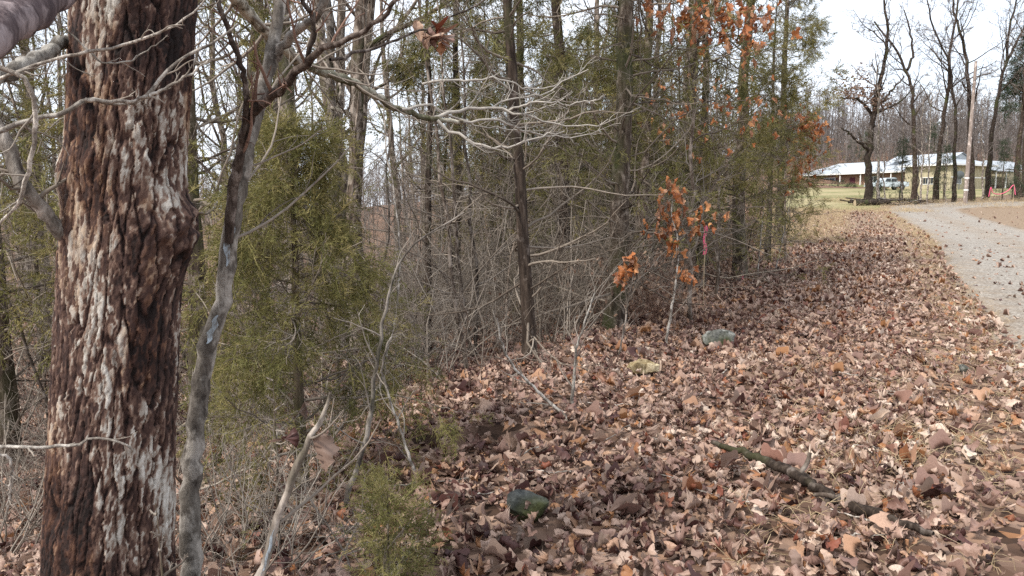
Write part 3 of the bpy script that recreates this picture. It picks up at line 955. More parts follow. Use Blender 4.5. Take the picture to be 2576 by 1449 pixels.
def paint_material():
    m, nt, out = nmat('paint')
    c = ramp(nt, noise(nt, 55, 5, objco(nt, (1, 1, .35)), .75), [(.40, (.15, .13, .115)), (.50, (.30, .335, .36)), (.62, (.42, .48, .53))])
    bsdf(nt, out, c, .85, spec=.15)
    return m
M['paint'] = paint_material()
def mark(root, P, Rr, t0, t1, name='paint_mark', side=(0.25, -1.0)):
    """a thin worn smear of pale blue on the camera side of a stem"""
    rng = np.random.RandomState(int(t0 * 1000))
    n, k = 14, 7
    f = np.linspace(t0, t1, n) * (len(P) - 1); i = np.minimum(f.astype(int), len(P) - 2); fr = (f - i)[:, None]
    c = P[i] * (1 - fr) + P[i + 1] * fr; r = (Rr[i] * (1 - fr[:, 0]) + Rr[i + 1] * fr[:, 0]) * 1.03 + .0008
    a0 = math.atan2(side[1], side[0])
    half = .42 * np.sin(np.linspace(.15, math.pi - .15, n)) * rng.uniform(.7, 1.1, n)
    V = []
    for j in range(n):
        for q in np.linspace(-1, 1, k):
            a = a0 + q * half[j] + .15 * math.sin(j)
            V.append(c[j] + r[j] * np.array([math.cos(a), math.sin(a), 0]))
    ii = np.arange(n - 1)[:, None] * k + np.arange(k - 1)[None]
    F = np.stack([ii, ii + 1, ii + k + 1, ii + k], -1).reshape(-1, 4)
    obj(name, mk_mesh(name, np.array(V), F), M['paint'], root)

def slender_tree():
    rng = np.random.RandomState(9)
    b = W(478, 1560, 2.75); b.z = h1(b.x, b.y)
    root = thing('slender_tree', 'slender grey forked tree with pale blue marks beside the big oak', 'tree', b)
    tr, P, Rr = part_tube('trunk', [b - Vector((0, 0, .2)), W(482, 1400, 2.75), W(490, 1080, 2.75), W(520, 890, 2.75), W(556, 760, 2.75), W(580, 600, 2.75), W(604, 470, 2.75), W(640, 310, 2.8), W(678, 165, 2.85), W(700, 60, 2.9), W(712, -80, 2.95), W(735, -260, 3.0)],
                          [.040, .036, .040, .036, .034, .032, .030, .028, .026, .022, .02, .018], M['limb_grey'], root, 70, .0045, 12, 3)
    mark(root, P, Rr, .535, .60); mark(root, P, Rr, .44, .475)
    b1, P1, R1 = part_tube('branch', [W(575, 610, 2.72), W(590, 460, 2.68), W(606, 380, 2.64), W(630, 295, 2.6), W(700, 225, 2.5), W(765, 165, 2.4), W(800, 130, 2.36), W(880, 100, 2.3), W(960, 45, 2.25), W(1030, -50, 2.2)],
                           [.017, .019, .019, .018, .018, .016, .012, .009, .007, .006], M['limb_dark'], root, 46, .003, 8, 5)
    b2, P2, R2 = part_tube('branch', [W(608, 370, 2.63), W(618, 270, 2.55), W(612, 180, 2.5), W(588, 110, 2.45), W(560, 40, 2.4), W(530, -60, 2.4)], [.013, .011, .010, .009, .008, .006], M['limb_dark'], root, 26, .003, 7, 6)
    b3, P3, R3 = part_tube('branch', [W(766, 165, 2.4), W(790, 60, 2.35), W(765, 0, 2.3), W(740, -80, 2.3)], [.010, .008, .007, .006], M['limb_dark'], root, 16, .003, 6, 7)
    b4, P4, R4 = part_tube('branch', [W(690, 150, 2.86), W(735, 90, 2.8), W(790, 45, 2.7), W(835, -30, 2.65)], [.018, .017, .015, .012], M['limb_grey'], root, 16, .003, 8, 8)
    for Pq, Rq, mt in ((P1, R1, 'red_twig'), (P2, R2, 'red_twig'), (P3, R3, 'red_twig'), (P[26:], Rr[26:] * .45, 'twig')):
        A, B = spawn(rng, Pq, Rq, 8, .25, 1, (50, 12), .30, 8, .45, .10, .04, .0028, .4, .3)
        each_twig(rng, A, B, M[mt], root, 4, .4)
slender_tree()

def reaching_sapling():
    """stands just outside on the verge; its thin branches reach across the big oak"""
    rng = np.random.RandomState(19)
    b = W(-330, 1449, 1.9); b.z = h1(b.x, b.y)
    root = thing('sapling', 'thin pale branches reaching across in front of the big oak trunk', 'sapling', b)
    part_tube('stem', [b - Vector((0, 0, .1)), W(-330, 1000, 1.9), W(-300, 600, 1.9), W(-260, 350, 1.9), W(-200, 100, 1.9), W(-150, -200, 1.95)], [.022, .02, .018, .016, .012, .008], M['limb_grey'], root, 24, .003, 8, 2)
    lines = [([(-262, 360), (-100, 345), (0, 332), (80, 300), (160, 285), (215, 250), (300, 262), (370, 240), (425, 175), (470, 140), (540, 105), (600, 60)], .0075, 1.9),
             ([(-240, 260), (-60, 215), (60, 175), (150, 145), (260, 125), (380, 90), (480, 40), (540, -30)], .005, 1.8),
             ([(-235, 240), (-30, 160), (70, 210), (90, 300), (75, 420), (40, 520), (-40, 590)], .0065, 1.7),
             ([(215, 250), (270, 255), (330, 255), (420, 220), (500, 170), (525, 150)], .005, 1.9),
             ([(100, 20), (190, 95), (270, 160), (330, 150), (410, 100)], .003, 1.9),
             ([(-320, 1180), (-100, 1130), (60, 1125), (170, 1122), (250, 1105), (330, 1125), (325, 1165)], .0055, 1.75),
             ([(-40, 1130), (20, 1150), (25, 1230), (15, 1300)], .004, 1.75)]
    for i, (pl, r0, d) in enumerate(lines):
        br, P, Rr = part_tube('branch', [W(u, v, d + .02 * j) for j, (u, v) in enumerate(pl)], [r0, r0 * .9, r0 * .8, r0 * .4], M['pale_grey'], root, 30, .0016, 6, 30 + i)
        A, B = spawn(rng, P, Rr, 5, .3, 1, (45, 14), .16, 7, .6, .14, .02, .0015, .4, .3)
        each_twig(rng, A, B, M['pale_grey_twig'], br, 2, .45)
M['pale_grey'] = bark('pale_grey', (.12, .10, .085), (.24, .21, .18), (.36, .33, .29), .4, 30, 0, .5)
M['pale_grey_twig'] = twigmat('pale_grey_twig', (.17, .14, .115), (.36, .32, .275))
reaching_sapling()

# ------------------------------------------------------------------ the wood
OAKS = [bare_tree(300 + i, [17, 15, 18, 14, 16][i], [.17, .14, .20, .12, .16][i], M['oak_bark'] if i % 2 == 0 else M['grey_bark'], M['twig'], .30, [15, 13, 16, 12, 14][i])[0] for i in range(5)]
SAPS = [sapling(400 + i, [4.2, 3.2, 5.5, 2.6, 6.5][i], [.022, .017, .03, .012, .036][i], M['grey_bark'] if i % 2 else M['oak_bark'], M['twig'])[0] for i in range(5)]
BRUSH = [brush(500 + i, [1.0, .75, 1.3, .6][i], M['twig'], [7, 6, 9, 5][i]) for i in range(4)]
CEDARS = [cedar(600 + i, [8.5, 7.0, 9.5, 6.0, 7.5][i], [.12, .09, .14, .075, .10][i], M['cedar'], M['cedar_bark'], [95, 80, 100, 70, 90][i], .06, .25, [.16, .10, .20, .05, .12][i], dens=.55, size=.22) for i in range(5)]
BARE_CEDARS = [cedar(650 + i, [9, 8, 9.5][i], [.10, .075, .13][i], M['cedar'], M['dark_bark'], 70, .05, .20, [.45, .5, .42][i], dens=.9) for i in range(3)]

EDGE = cedar(670, 9.5, .13, M['cedar'], M['cedar_bark'], 110, .05, .21, .12, dens=.9, size=.24)
THICKET = [brush(560, 2.0, M['twig'], 10), brush(561, 1.7, M['dead_twig'], 12), brush(562, 2.4, M['twig'], 9)]
def whips(seed, h, n, mat):
    rng = np.random.RandomState(seed)
    b = np.concatenate([rng.uniform(-.25, .25, (n, 2)), np.full((n, 1), -.06)], 1)
    d = norm(np.concatenate([rng.normal(0, .5, (n, 2)), np.ones((n, 1))], 1)); P = np.empty((n, 11, 3)); P[:, 0] = b
    for j in range(1, 11):
        d = d + .11 * rng.randn(n, 3); d[:, 2] -= .035; d = norm(d); P[:, j] = P[:, j - 1] + d * h / 10 * rng.uniform(.8, 1.1, (n, 1))
    Rr = np.linspace(.0095, .003, 11)[None] * rng.uniform(.6, 1.2, (n, 1)); t = Tubes(); t.add(P, Rr, 5)
    A, B = spawn(rng, P, Rr, 7, .25, 1, (48, 15), .28, 6, .6, .18, .02, .0022, .4, .4); t.add(A, B, 3)
    A, B = spawn(rng, A, B, 3, .1, 1, (45, 15), .45, 4, .75, .22, .0, .0017, .5, .3); t.add(A, B, 3)
    return Kind([('stem', with_mat(t.mesh('stem'), mat))])
WHIPS = [whips(580, 2.8, 5, M['twig']), whips(581, 2.2, 6, M['pale_grey_twig']), whips(582, 3.4, 4, M['twig'])]
PALE = [brush(570, .9, M['pale_grey_twig'], 7), brush(571, .7, M['pale_grey_twig'], 8)]
rngF = np.random.RandomState(77)
taken = []
def free(p, dmin):
    for q in taken:
        if (p.x - q.x) ** 2 + (p.y - q.y) ** 2 < dmin * dmin: return False
    return True

# trunks one can point to, base or column and distance taken from the picture
def lone(kind, name, label, cat, p, rz, sc=1.0, lean=(0, 0)):
    taken.append(p)
    return plant(kind, name, label, cat, p, rz, sc, None, lean)

lone(OAKS[0], 'oak_tree', 'straight mossy brown oak trunk rising behind the slender grey forked tree', 'tree', gpos(765, 13), .3, 1.05)
lone(OAKS[3], 'oak_tree', 'oak leaning over behind the straight mossy trunk', 'tree', gpos(862, 15.5), 1.3, 1.0, (0, R_(-6)))
lone(OAKS[4], 'oak_tree', 'dark brown oak with twisted low burls past the young cedar', 'tree', gpos(908, 14.5), 2.2, 1.05)
lone(BARE_CEDARS[0], 'cedar_tree', 'tall dark cedar with dead black side branches', 'tree', base_at(1138, 840), .4, 1.1)
lone(BARE_CEDARS[1], 'cedar_tree', 'thin dark cedar stem close to a bigger dark cedar', 'tree', base_at(1072, 900), 1.7, .9, (0, R_(3)))
lone(BARE_CEDARS[1], 'cedar_tree', 'slender dark cedar bending toward the lane above bare leaf litter', 'tree', base_at(1330, 912), 2.9, .95, (0, R_(4)))
lone(BARE_CEDARS[2], 'cedar_tree', 'dark leaning cedar with a flared black foot', 'tree', base_at(1428, 800), 4.0, 1.0, (0, R_(5)))
lone(CEDARS[2], 'cedar_tree', 'stout grey-brown cedar trunk with brush around its foot', 'tree', base_at(1545, 830), 5.0, 1.0)
lone(CEDARS[0], 'cedar_tree', 'mossy green-trunked cedar between the dark stems', 'tree', gpos(1302, 14), .9, 1.05)
lone(CEDARS[1], 'cedar_tree', 'leafy cedar with a greenish trunk behind the big oak', 'tree', gpos(512, 7.5), 2.0, 1.15)
lone(CEDARS[4], 'cedar_tree', 'twiggy cedar beyond the low limb of the big oak', 'tree', gpos(30, 8.5), 3.4, 1.1)
lone(OAKS[2], 'oak_tree', 'thick oak trunk behind the orange-leaved saplings', 'tree', gpos(1712, 17.5), 1.1, 1.0)
lone(EDGE, 'cedar_tree', 'broad dark green cedar closing the edge of the wood beside the shoulder', 'tree', gpos(1860, 15.5), 1.5, 1.12)
lone(CEDARS[3], 'cedar_tree', 'bushy low cedar among brambles at the wood edge', 'tree', gpos(1930, 19), 2.5, 1.1)
lone(EDGE, 'cedar_tree', 'dense green cedar at the last bend of the wood edge', 'tree', gpos(1958, 25), .2, 1.15)
lone(CEDARS[4], 'cedar_tree', 'tall cedar draped in olive foliage above the stout grey-brown trunk', 'tree', gpos(1600, 12.5), 4.4, 1.15)
lone(CEDARS[1], 'cedar_tree', 'airy cedar shading the thick oak trunk', 'tree', gpos(1760, 13.5), 3.1, 1.1)

def in_wood(umin, umax, d0, d1, lim=.9):
    if d1 < 4: lim = -1.6
    for _ in range(400):
        d = math.sqrt(rngF.uniform(d0 * d0, d1 * d1)); u = rngF.uniform(umin, umax)
        p = gpos(u, d)
        if sdist(p.x, p.y) > lim: return p
    return p

def fill(kinds, n, name, label, cat, group, d0, d1, dmin, smin, smax, lean=3, u0=-150, u1=2080, lim=.9):
    made = 0; tries = 0
    first = {}
    while made < n and tries < n * 30:
        tries += 1
        p = in_wood(u0, u1, d0, d1, lim)
        if not free(p, dmin): continue
        taken.append(p)
        k = rngF.randint(len(kinds))
        sc = rngF.uniform(smin, smax); rz = rngF.uniform(0, 6.28)
        ln = (R_(rngF.normal(0, lean)), R_(rngF.normal(0, lean)))
        if k not in first:
            first[k] = plant(kinds[k], name, label[k % len(label)] if isinstance(label, list) else label, cat, p, rz, sc, group, ln)
        else:
            o = copy_tree(first[k])
            o.location = p; o.rotation_euler = (ln[0], ln[1], rz); o.scale = (sc,) * 3
        made += 1
    return made

HW = ['brown-barked bare hardwood deep in the wood', 'grey-barked bare hardwood deep in the wood']
SL = ['thin brown-stemmed sapling in the understorey', 'thin grey-stemmed sapling in the understorey']
fill(OAKS, 34, 'bare_tree', HW, 'tree', 'bare hardwoods deep in the wood', 17, 40, 1.6, .75, 1.1)
fill(OAKS, 62, 'bare_tree', HW, 'tree', 'bare hardwoods deep in the wood', 40, 95, 2.2, .7, 1.1)
fill(CEDARS, 17, 'cedar_tree', 'cedar scattered among the bare hardwoods', 'tree', 'cedars scattered through the wood', 14, 45, 1.6, .6, 1.0)
fill(BARE_CEDARS, 12, 'cedar_tree', 'dark cedar with dead lower limbs back in the wood', 'tree', 'dark half-dead cedars in the wood', 12, 35, 1.5, .6, 1.0)
fill(SAPS, 100, 'sapling', SL, 'sapling', 'understorey saplings', 7.5, 20, .6, .6, 1.1, 7)
fill(SAPS, 100, 'sapling', SL, 'sapling', 'understorey saplings', 20, 45, 1.0, .7, 1.2, 6)
fill(BRUSH, 130, 'brush_shrub', 'small leafless twiggy shrub on the woodland floor', 'shrub', 'leafless shrubs on the woodland floor', 5, 20, .4, .6, 1.3, 8)
fill(BRUSH, 14, 'brush_shrub', 'leafless bramble at the foot of the big oak', 'shrub', 'leafless brambles round the big oak', 3.2, 6.5, .25, .5, 1.0, 10, -100, 900)
fill(PALE, 8, 'bramble', 'tangle of pale leafless switches before the young cedar', 'bramble', 'pale switches before the young cedar', 2.15, 3.9, .16, .5, 1.0, 12, 430, 960)
fill(CEDARS + BARE_CEDARS, 20, 'cedar_tree', 'close-set twiggy cedar along the wood edge above the shoulder', 'tree', 'close-set cedars along the wood edge', 10.5, 24, .7, .55, 1.0, 3, 1250, 2010, .5)
fill(THICKET, 120, 'thicket_shrub', 'head-high leafless thicket bush of arching twigs', 'shrub', 'leafless thicket bushes at the wood edge', 8.5, 26, .5, .7, 1.2, 10, 1000, 2020, .1)
fill(SAPS, 35, 'sapling', ['brown-stemmed sapling crowded among the wood-edge cedars', 'grey-stemmed sapling crowded among the wood-edge cedars'], 'sapling', 'saplings crowded at the wood edge', 9.5, 22, .5, .5, .9, 7, 1150, 2010)
fill(WHIPS, 70, 'whip_shrub', 'clump of long arching bare whips at the wood edge', 'shrub', 'arching bare whips at the wood edge', 7.5, 22, .35, .6, 1.15, 6, 900, 2000, .15)
fill(BRUSH + THICKET[1:2], 75, 'edge_brush', 'low leafless brush fringing the leaf-covered shoulder', 'shrub', 'low brush fringing the shoulder', 9, 24, .3, .5, 1.0, 10, 1350, 1990, -.5)

# ------------------------------------------------------------------ young cedars near the camera
def small_cedar(label, p, h, r, limbs, reach, size, seed, dens=1.0, mat='cedar_near', low=.1, sub=(6, 4), leafy=0.0, lang=82, droop=.25, clump=2.2):
    k = cedar(seed, h, r, M[mat], M['cedar_bark'], limbs, low, reach, leafy, SPRAY_NEAR, size, dens=dens, sub=sub, dead=M['twig'], lang=lang, droop=droop, fine=2, clump=clump)
    return plant(k, 'young_cedar', label, 'cedar', p, seed * 1.3, 1.0)
small_cedar('young cedar with feathery olive sprays between the oak and the open slope', gpos(760, 4.4), 2.25, .04, 74, .40, .20, 719, .46, low=.18, sub=(7, 4), droop=.55, clump=2.8)
small_cedar('knee-high cedar seedling against the foot of the big oak', gpos(430, 1.95), .80, .008, 16, .28, .11, 712, .9, sub=(4, 3), lang=60)
small_cedar('little cedar seedling with upright green tufts in the open leaf litter', gpos(985, 2.55), .60, .008, 15, .42, .13, 713, 1.2, sub=(4, 3), lang=48, droop=-.1)
small_cedar('sparse cedar seedling under the young cedar', gpos(705, 3.5), .85, .009, 22, .28, .14, 714, .8, sub=(4, 3))
small_cedar('tiny cedar sprout low beside the slender grey trunk', gpos(590, 2.2), .34, .006, 12, .4, .12, 715, 1.0, sub=(4, 2))
small_cedar('small bright green cedar tuft at the wood edge', base_at(1858, 640), .55, .012, 26, .42, .22, 716, 1.0, sub=(5, 3))

# ------------------------------------------------------------------ stems one can point to
def stem_thing(name, label, cat, pts, rad, mat, twm, seed, side=(8, 3), base_px=None, n=26, kn=.004, tl=.22, ang=45, trop=.04):
    rng = np.random.RandomState(seed)
    b = pts[0]
    root = thing(name, label, cat, b)
    st, P, Rr = part_tube('stem', [b - Vector((0, 0, .08))] + pts[0:], rad, M[mat], root, n, kn, 7, seed)
    if side[0]:
        A, B = spawn(rng, P, Rr, side[0], .2, 1, (ang, 14), tl, 7, .5, .16, trop, .0018, .35, .3)
        each_twig(rng, A, B, M[twm], root, side[1], .45, 'branch')
    return root, P, Rr

def col(px, d0, d1=None):
    """pixels up a stem that starts d0 ahead and ends d1 ahead"""
    d1 = d1 or d0
    return [W(u, v, d0 + (d1 - d0) * i / max(len(px) - 1, 1)) for i, (u, v) in enumerate(px)]

b = base_at(868, 1295)
stem_thing('sapling', 'crooked brown sapling with a broken tip over the open leaf litter', 'sapling', [b] + col([(925, 1080), (955, 860), (980, 730), (1008, 655), (1062, 602), (1110, 568), (1168, 534)], b.y), [.019, .015, .013, .011, .010, .007, .005, .004], 'grey_bark', 'pale_grey_twig', 801, (7, 3), tl=.16)
r_, P_, R__ = stem_thing('sapling', 'pale whip-thin sapling arching up past the dark cedars', 'sapling', [base_at(905, 1180)] + col([(960, 960), (1005, 650), (995, 520), (972, 380), (965, 250)], base_at(905, 1180).y), [.010, .009, .007, .005, .004], 'pale_grey', 'pale_grey_twig', 802, (4, 2), tl=.1)
b = base_at(1052, 1232)
stem_thing('sapling', 'forked grey switch leaning out of the leaf litter', 'sapling', [b] + col([(1020, 1120), (985, 1010), (962, 930), (990, 830)], b.y), [.010, .009, .007, .005], 'limb_grey', 'pale_grey_twig', 803, (9, 3), tl=.4)
b = base_at(1438, 1025)
stem_thing('sapling', 'lichen-spotted pale sapling standing alone on the slope', 'sapling', [b] + col([(1444, 950), (1452, 870), (1478, 790), (1500, 720)], b.y), [.013, .011, .008, .005], 'limb_pale', 'pale_grey_twig', 804, (9, 3), tl=.35)
b = base_at(1425, 1062)
stem_thing('dead_branch', 'dead pale green branch propped slantwise on the slope', 'branch', [b + Vector((0, 0, .02))] + col([(1385, 1015), (1330, 960), (1285, 915), (1255, 840), (1250, 800)], b.y, b.y - .25), [.013, .012, .010, .008, .005], 'limb_pale', 'pale_grey_twig', 805, (7, 2), tl=.3)
b = base_at(1676, 868)
root_r1, P_r1, R_r1 = stem_thing('oak_sapling', 'grey oak sapling holding a tuft of bright orange leaves', 'sapling', [b] + col([(1685, 800), (1702, 690), (1706, 610), (1690, 540), (1700, 470)], b.y), [.016, .014, .011, .008, .005], 'limb_pale', 'twig', 806, (10, 4), tl=.32)
b = base_at(1556, 905)
root_r2, P_r2, R_r2 = stem_thing('oak_sapling', 'low oak sapling with a few tan hanging leaves', 'sapling', [b] + col([(1565, 850), (1580, 760), (1592, 690), (1585, 640)], b.y), [.010, .008, .006, .004], 'grey_bark', 'twig', 807, (8, 3), tl=.35)
for i, (u, v, uu, vv) in enumerate([(1905, 700, 1925, 470), (1950, 690, 1985, 520)]):
    b = base_at(u, v)
    stem_thing('sapling', ['white-barked thin sapling at the wood edge', 'leaning white-barked switch at the wood edge'][i], 'sapling', [b] + col([((u * 2 + uu) / 3, (v * 2 + vv) / 3), ((u + uu * 2) / 3, (v + vv * 2) / 3), (uu, vv)], b.y), [.016, .013, .008], 'limb_pale', 'pale_grey_twig', 810 + i, (8, 3), tl=.4)

# broken stump of a switch right in front, its bark marked pale blue
b = W(600, 1540, 2.1); b.z = h1(b.x, b.y)
rb, Pb, Rb = stem_thing('broken_stem', 'broken grey stem with a pale blue mark and a curled dead leaf', 'stem', [b] + col([(668, 1385), (715, 1255), (745, 1180), (790, 1085), (832, 985)], 2.1), [.013, .013, .0125, .012, .011, .004], 'grey_bark', 'twig', 820, (3, 2), tl=.4, ang=70)
mark(rb, Pb, Rb, .50, .62)
LEAFM = [leaf_mesh('leaf', 150 + i, True, M['leaf_single']) for i in range(6)]
LEAFR = [leaf_mesh('leaf', 170 + i, True, M['leaf_red']) for i in range(6)]
def hang(parent, p, size, rng, meshes, tilt=.5):
    o = obj('leaf', meshes[rng.randint(len(meshes))], None, parent)
    o.location = Vector(p) - parent.location
    o.rotation_euler = (rng.uniform(0, 6.28), math.pi / 2 + rng.normal(0, tilt), rng.uniform(0, 6.28))
    o.scale = (size,) * 3
    return o
rg = np.random.RandomState(4)
for (u, v, s_) in ((812, 1140, .12), (770, 1030, .06), (752, 1100, .07)):
    hang(rb, W(u, v, 2.08), s_, rg, LEAFM, .25)
# brown leaves caught on the slender tree's reddish twigs
sl = bpy.data.objects['slender_tree']
for (u, v) in ((1052, 80), (1060, 105), (1080, 100), (1095, 85), (1110, 110), (1070, 92)):
    hang(sl, W(u, v, 2.9), .085, rg, LEAFM)
sl2, _, _ = part_tube('twig', [W(830, 150, 2.36), W(930, 125, 2.6), W(1010, 95, 2.75), W(1075, 72, 2.9), W(1180, 20, 3.0), W(1260, -20, 3.1)], [.006, .005, .004, .003], M['limb_dark'], sl, 22, .004, 5, 77)

def leaf_tuft(parent, centres, n, size, seed, meshes=LEAFR, spread=.09, stem=None):
    rng = np.random.RandomState(seed)
    if stem is not None:                              # a twig runs from the stem to every tuft
        for c in centres:
            c = np.array(c) - np.array(parent.location)
            k = np.argmin(np.linalg.norm(stem - (c - np.array([0, 0, .35])), axis=1)); a = stem[k]
            mid = (a + c) / 2 + rng.normal(0, .05, 3)
            P = knobbly(rng, poly([Vector(a), Vector(mid), Vector(c + np.array([0, 0, .05])), Vector(c + (c - mid) * .25)], 14), .008)
            Rr = np.linspace(.0075, .0025, 14); t = Tubes(); t.add(P, Rr, 5)
            A, B = spawn(rng, P, Rr, 7, .3, 1, (50, 14), .25, 5, .6, .2, .02, .0022, .4, .3); t.add(A, B, 3)
            obj('branch', t.mesh('branch'), M['twig'], parent)
    for i in range(n):
        c = centres[rng.randint(len(centres))]
        hang(parent, np.array(c) + rng.normal(0, spread, 3) * np.array([1, 1, 1.1]), size * rng.uniform(.7, 1.2), rng, meshes)
d = root_r1.location.y
leaf_tuft(root_r1, [W(1690, 505, d), W(1700, 540, d), W(1685, 570, d), W(1740, 555, d), W(1745, 575, d), W(1655, 590, d), W(1715, 620, d), W(1790, 560, d), W(1690, 480, d)], 75, .11, 1, stem=P_r1)
leaf_tuft(root_r1, [W(1735, 690, d), W(1715, 690, d)], 14, .09, 2, spread=.06, stem=P_r1)
d = root_r2.location.y
leaf_tuft(root_r2, [W(1585, 672, d), W(1575, 690, d), W(1592, 665, d), W(1555, 715, d)], 20, .13, 3, LEAFR, .05, P_r2)

def leafy_oak(label, p, h, r, seed, centres, n, size, spread, mesh_set=LEAFR, line=None):
    k, (L1, L2, L3) = sapling(seed, h, r, M['oak_bark'], M['twig'], (18, 6, 3), line)
    t = plant(k, 'oak_sapling', label, 'sapling', p)
    st = np.array([v.co for v in k.parts[0][1].vertices])[::7]
    leaf_tuft(t, centres, n, size, seed, mesh_set, spread, st)
    return t
p = gpos(1745, 9.8)
leafy_oak('tall oak sapling keeping red leaves high against the sky', p, 5.2, .035, 831, [W(u, v, 9.5) for u, v in ((1640, 20), (1700, 55), (1750, 40), (1770, 75), (1830, 60), (1850, 80), (1900, 75), (1925, 70), (1790, 65), (1880, 65), (1870, 95))], 150, .13, .13)
p = gpos(1800, 12)
leafy_oak('oak sapling with orange leaves scattered through the cedar twigs', p, 4.0, .03, 832, [W(u, v, 11.5) for u, v in ((1655, 250), (1700, 300), (1760, 215), (1835, 265), (1900, 270), (1935, 262), (1790, 330), (1880, 320), (1660, 305))], 95, .10, .20)
p = gpos(1972, 19)
leafy_oak('rusty-leaved oak sapling standing out from the wood edge by the lawn', p, 4.3, .035, 833, [W(u, v, 19) for u, v in ((2040, 310), (2045, 340), (2030, 360), (2020, 390), (2050, 365), (2010, 420), (2000, 455), (2035, 330), (2005, 300))], 230, .14, .19)

# ------------------------------------------------------------------ leafy brush on the shoulder edge
def leafy_brush(seed, h):
    k = brush(seed, h, M['red_twig'], 7)
    rng = np.random.RandomState(seed)
    n = 70
    base = np.concatenate([rng.normal(0, .28, (n, 2)), (rng.uniform(.1, 1, (n, 1)) * h)], 1)
    lm = leaf_mesh('tmp', seed, False); co = np.array([v.co for v in lm.vertices]); fc = np.array([list(q.vertices) for q in lm.polygons])
    V, F, T = [], [], []
    for i in range(n):
        q = Matrix.Rotation(rng.uniform(0, 6.28), 3, 'Z') @ Matrix.Rotation(math.pi / 2 + rng.normal(0, .6), 3, 'Y') @ Matrix.Rotation(rng.uniform(0, 6.28), 3, 'X')
        V.append(co @ np.array(q).T * rng.uniform(.06, .10) + base[i]); F.append(fc + i * len(co)); T.append(np.full(len(co), rng.rand()))
    me = mk_mesh('leaves', np.concatenate(V), np.concatenate(F), {'tone': np.concatenate(T)})
    bpy.data.meshes.remove(lm)
    k.parts.append(('foliage', with_mat(me, M['leaf_brown_mass'])))
    return k
LB = [leafy_brush(540 + i, [.7, .5, .9][i]) for i in range(3)]
rb2 = np.random.RandomState(8)
for i in range(75):
    y = rb2.uniform(9.5, 30); s = rb2.uniform(-1.0, 1.2)
    x = 0.388 * y - 2.6 - s / .932
    plant(LB[i % 3], 'oak_brush', 'knee-high brown-leaved oak brush along the shoulder edge', 'shrub', (x, y, h1(x, y)), rb2.uniform(0, 6), rb2.uniform(.7, 1.5), 'brown-leaved brush on the shoulder edge')

# ------------------------------------------------------------------ rocks, fallen wood, flags
M['rock'] = bark('rock', (.05, .052, .045), (.10, .102, .09), (.17, .17, .155), .4, 11, .5, 1.0, .1)
M['dark_rock'] = bark('dark_rock', (.02, .022, .022), (.05, .053, .052), (.10, .105, .10), .2, 7, .6, 1.0, .1)
M['rotten'] = bark('rotten', (.12, .085, .045), (.27, .205, .11), (.38, .31, .19), .3, 12, 0, .5, .1)
def rock(name, label, cat, p, size, mat, seed, rz=0.0, sink=.35):
    bm = bmesh.new(); bmesh.ops.create_icosphere(bm, subdivisions=4, radius=1)
    rng = np.random.RandomState(seed); cut = [(norm(rng.randn(3)), rng.uniform(.55, .8)) for _ in range(9)]
    for v in bm.verts:
        c = np.array(v.co)
        for n_, d_ in cut:
            e = c @ n_ - d_
            if e > 0: c = c - n_ * e * .92
        c = c * (1 + .30 * (_vs(c[0] * 3 + c[2], c[1] * 3 - c[2], seed) - .5) + .14 * (_vs(c[0] * 8 + c[2] * 3, c[1] * 8 - c[2] * 3, seed) - .5))
        v.co = c * np.array(size)
    me = bpy.data.meshes.new(name); bm.to_mesh(me); bm.free()
    o = obj(name, me, M[mat], None, (p[0], p[1], p[2] + size[2] * sink)); o.rotation_euler = (0.15, .1, rz)
    return tag(o, label, cat)
rock('rock', 'mossy dark rock half buried in leaves on the open slope', 'rock', base_at(1330, 1310), (.125, .09, .10), 'dark_rock', 1, .4, .75)
rock('rock', 'flat grey-green stone lying on the shoulder leaves', 'rock', base_at(1810, 875), (.24, .14, .12), 'rock', 2, .5, .7)
rock('rock', 'grey stone beside the thin dark cedar stem', 'rock', base_at(1092, 893), (.18, .14, .09), 'rock', 3, .2)
rock('rock', 'pale grey stone near the lane in short straw', 'rock', base_at(2425, 945), (.085, .06, .045), 'rock', 4, 1.2, 1.3)
rock('rotten_wood', 'yellow crumbling lump of rotten wood in the leaves', 'rotten wood', base_at(1620, 945), (.17, .08, .085), 'rotten', 5, .3, .8)

def fallen(name, label, cat, pix, rad, mat, seed, k=9, lift=.6, n=40, kn=.006):
    pts = []
    for (u, v) in pix:
        q = base_at(u, v); pts.append(q + Vector((0, 0, rad[0] * lift + .015)))
    root = thing(name, label, cat, pts[0])
    st, P, Rr = part_tube('stem', pts, rad, M[mat], root, n, kn, k, seed)
    return root, P, Rr
fl, Pf, Rf = fallen('fallen_branch', 'rotting grey fallen branch sunk in the leaves near the lane', 'fallen branch', [(1790, 1146), (1860, 1170), (1990, 1226), (2085, 1285), (2200, 1335), (2345, 1392)], [.014, .026, .028, .026, .027, .014], 'dark_bark', 41, 10, 5.0)
rngK = np.random.RandomState(6)
A, B = spawn(rngK, Pf, Rf, 4, .3, .8, (70, 15), .10, 5, .6, .2, -.12, .006, .7, .2)
for a, b_ in zip(A, B):
    t = Tubes(); t.add(a, b_, 6); obj('stub', t.mesh('stub'), M['oak_bark'], fl)
fallen('stick', 'thin pale stick pointing up the slope across the leaves', 'stick', [(1757, 1010), (1790, 972), (1828, 938)], [.009, .008, .006], 'limb_pale', 42, 6, 1.6, 12, .004)
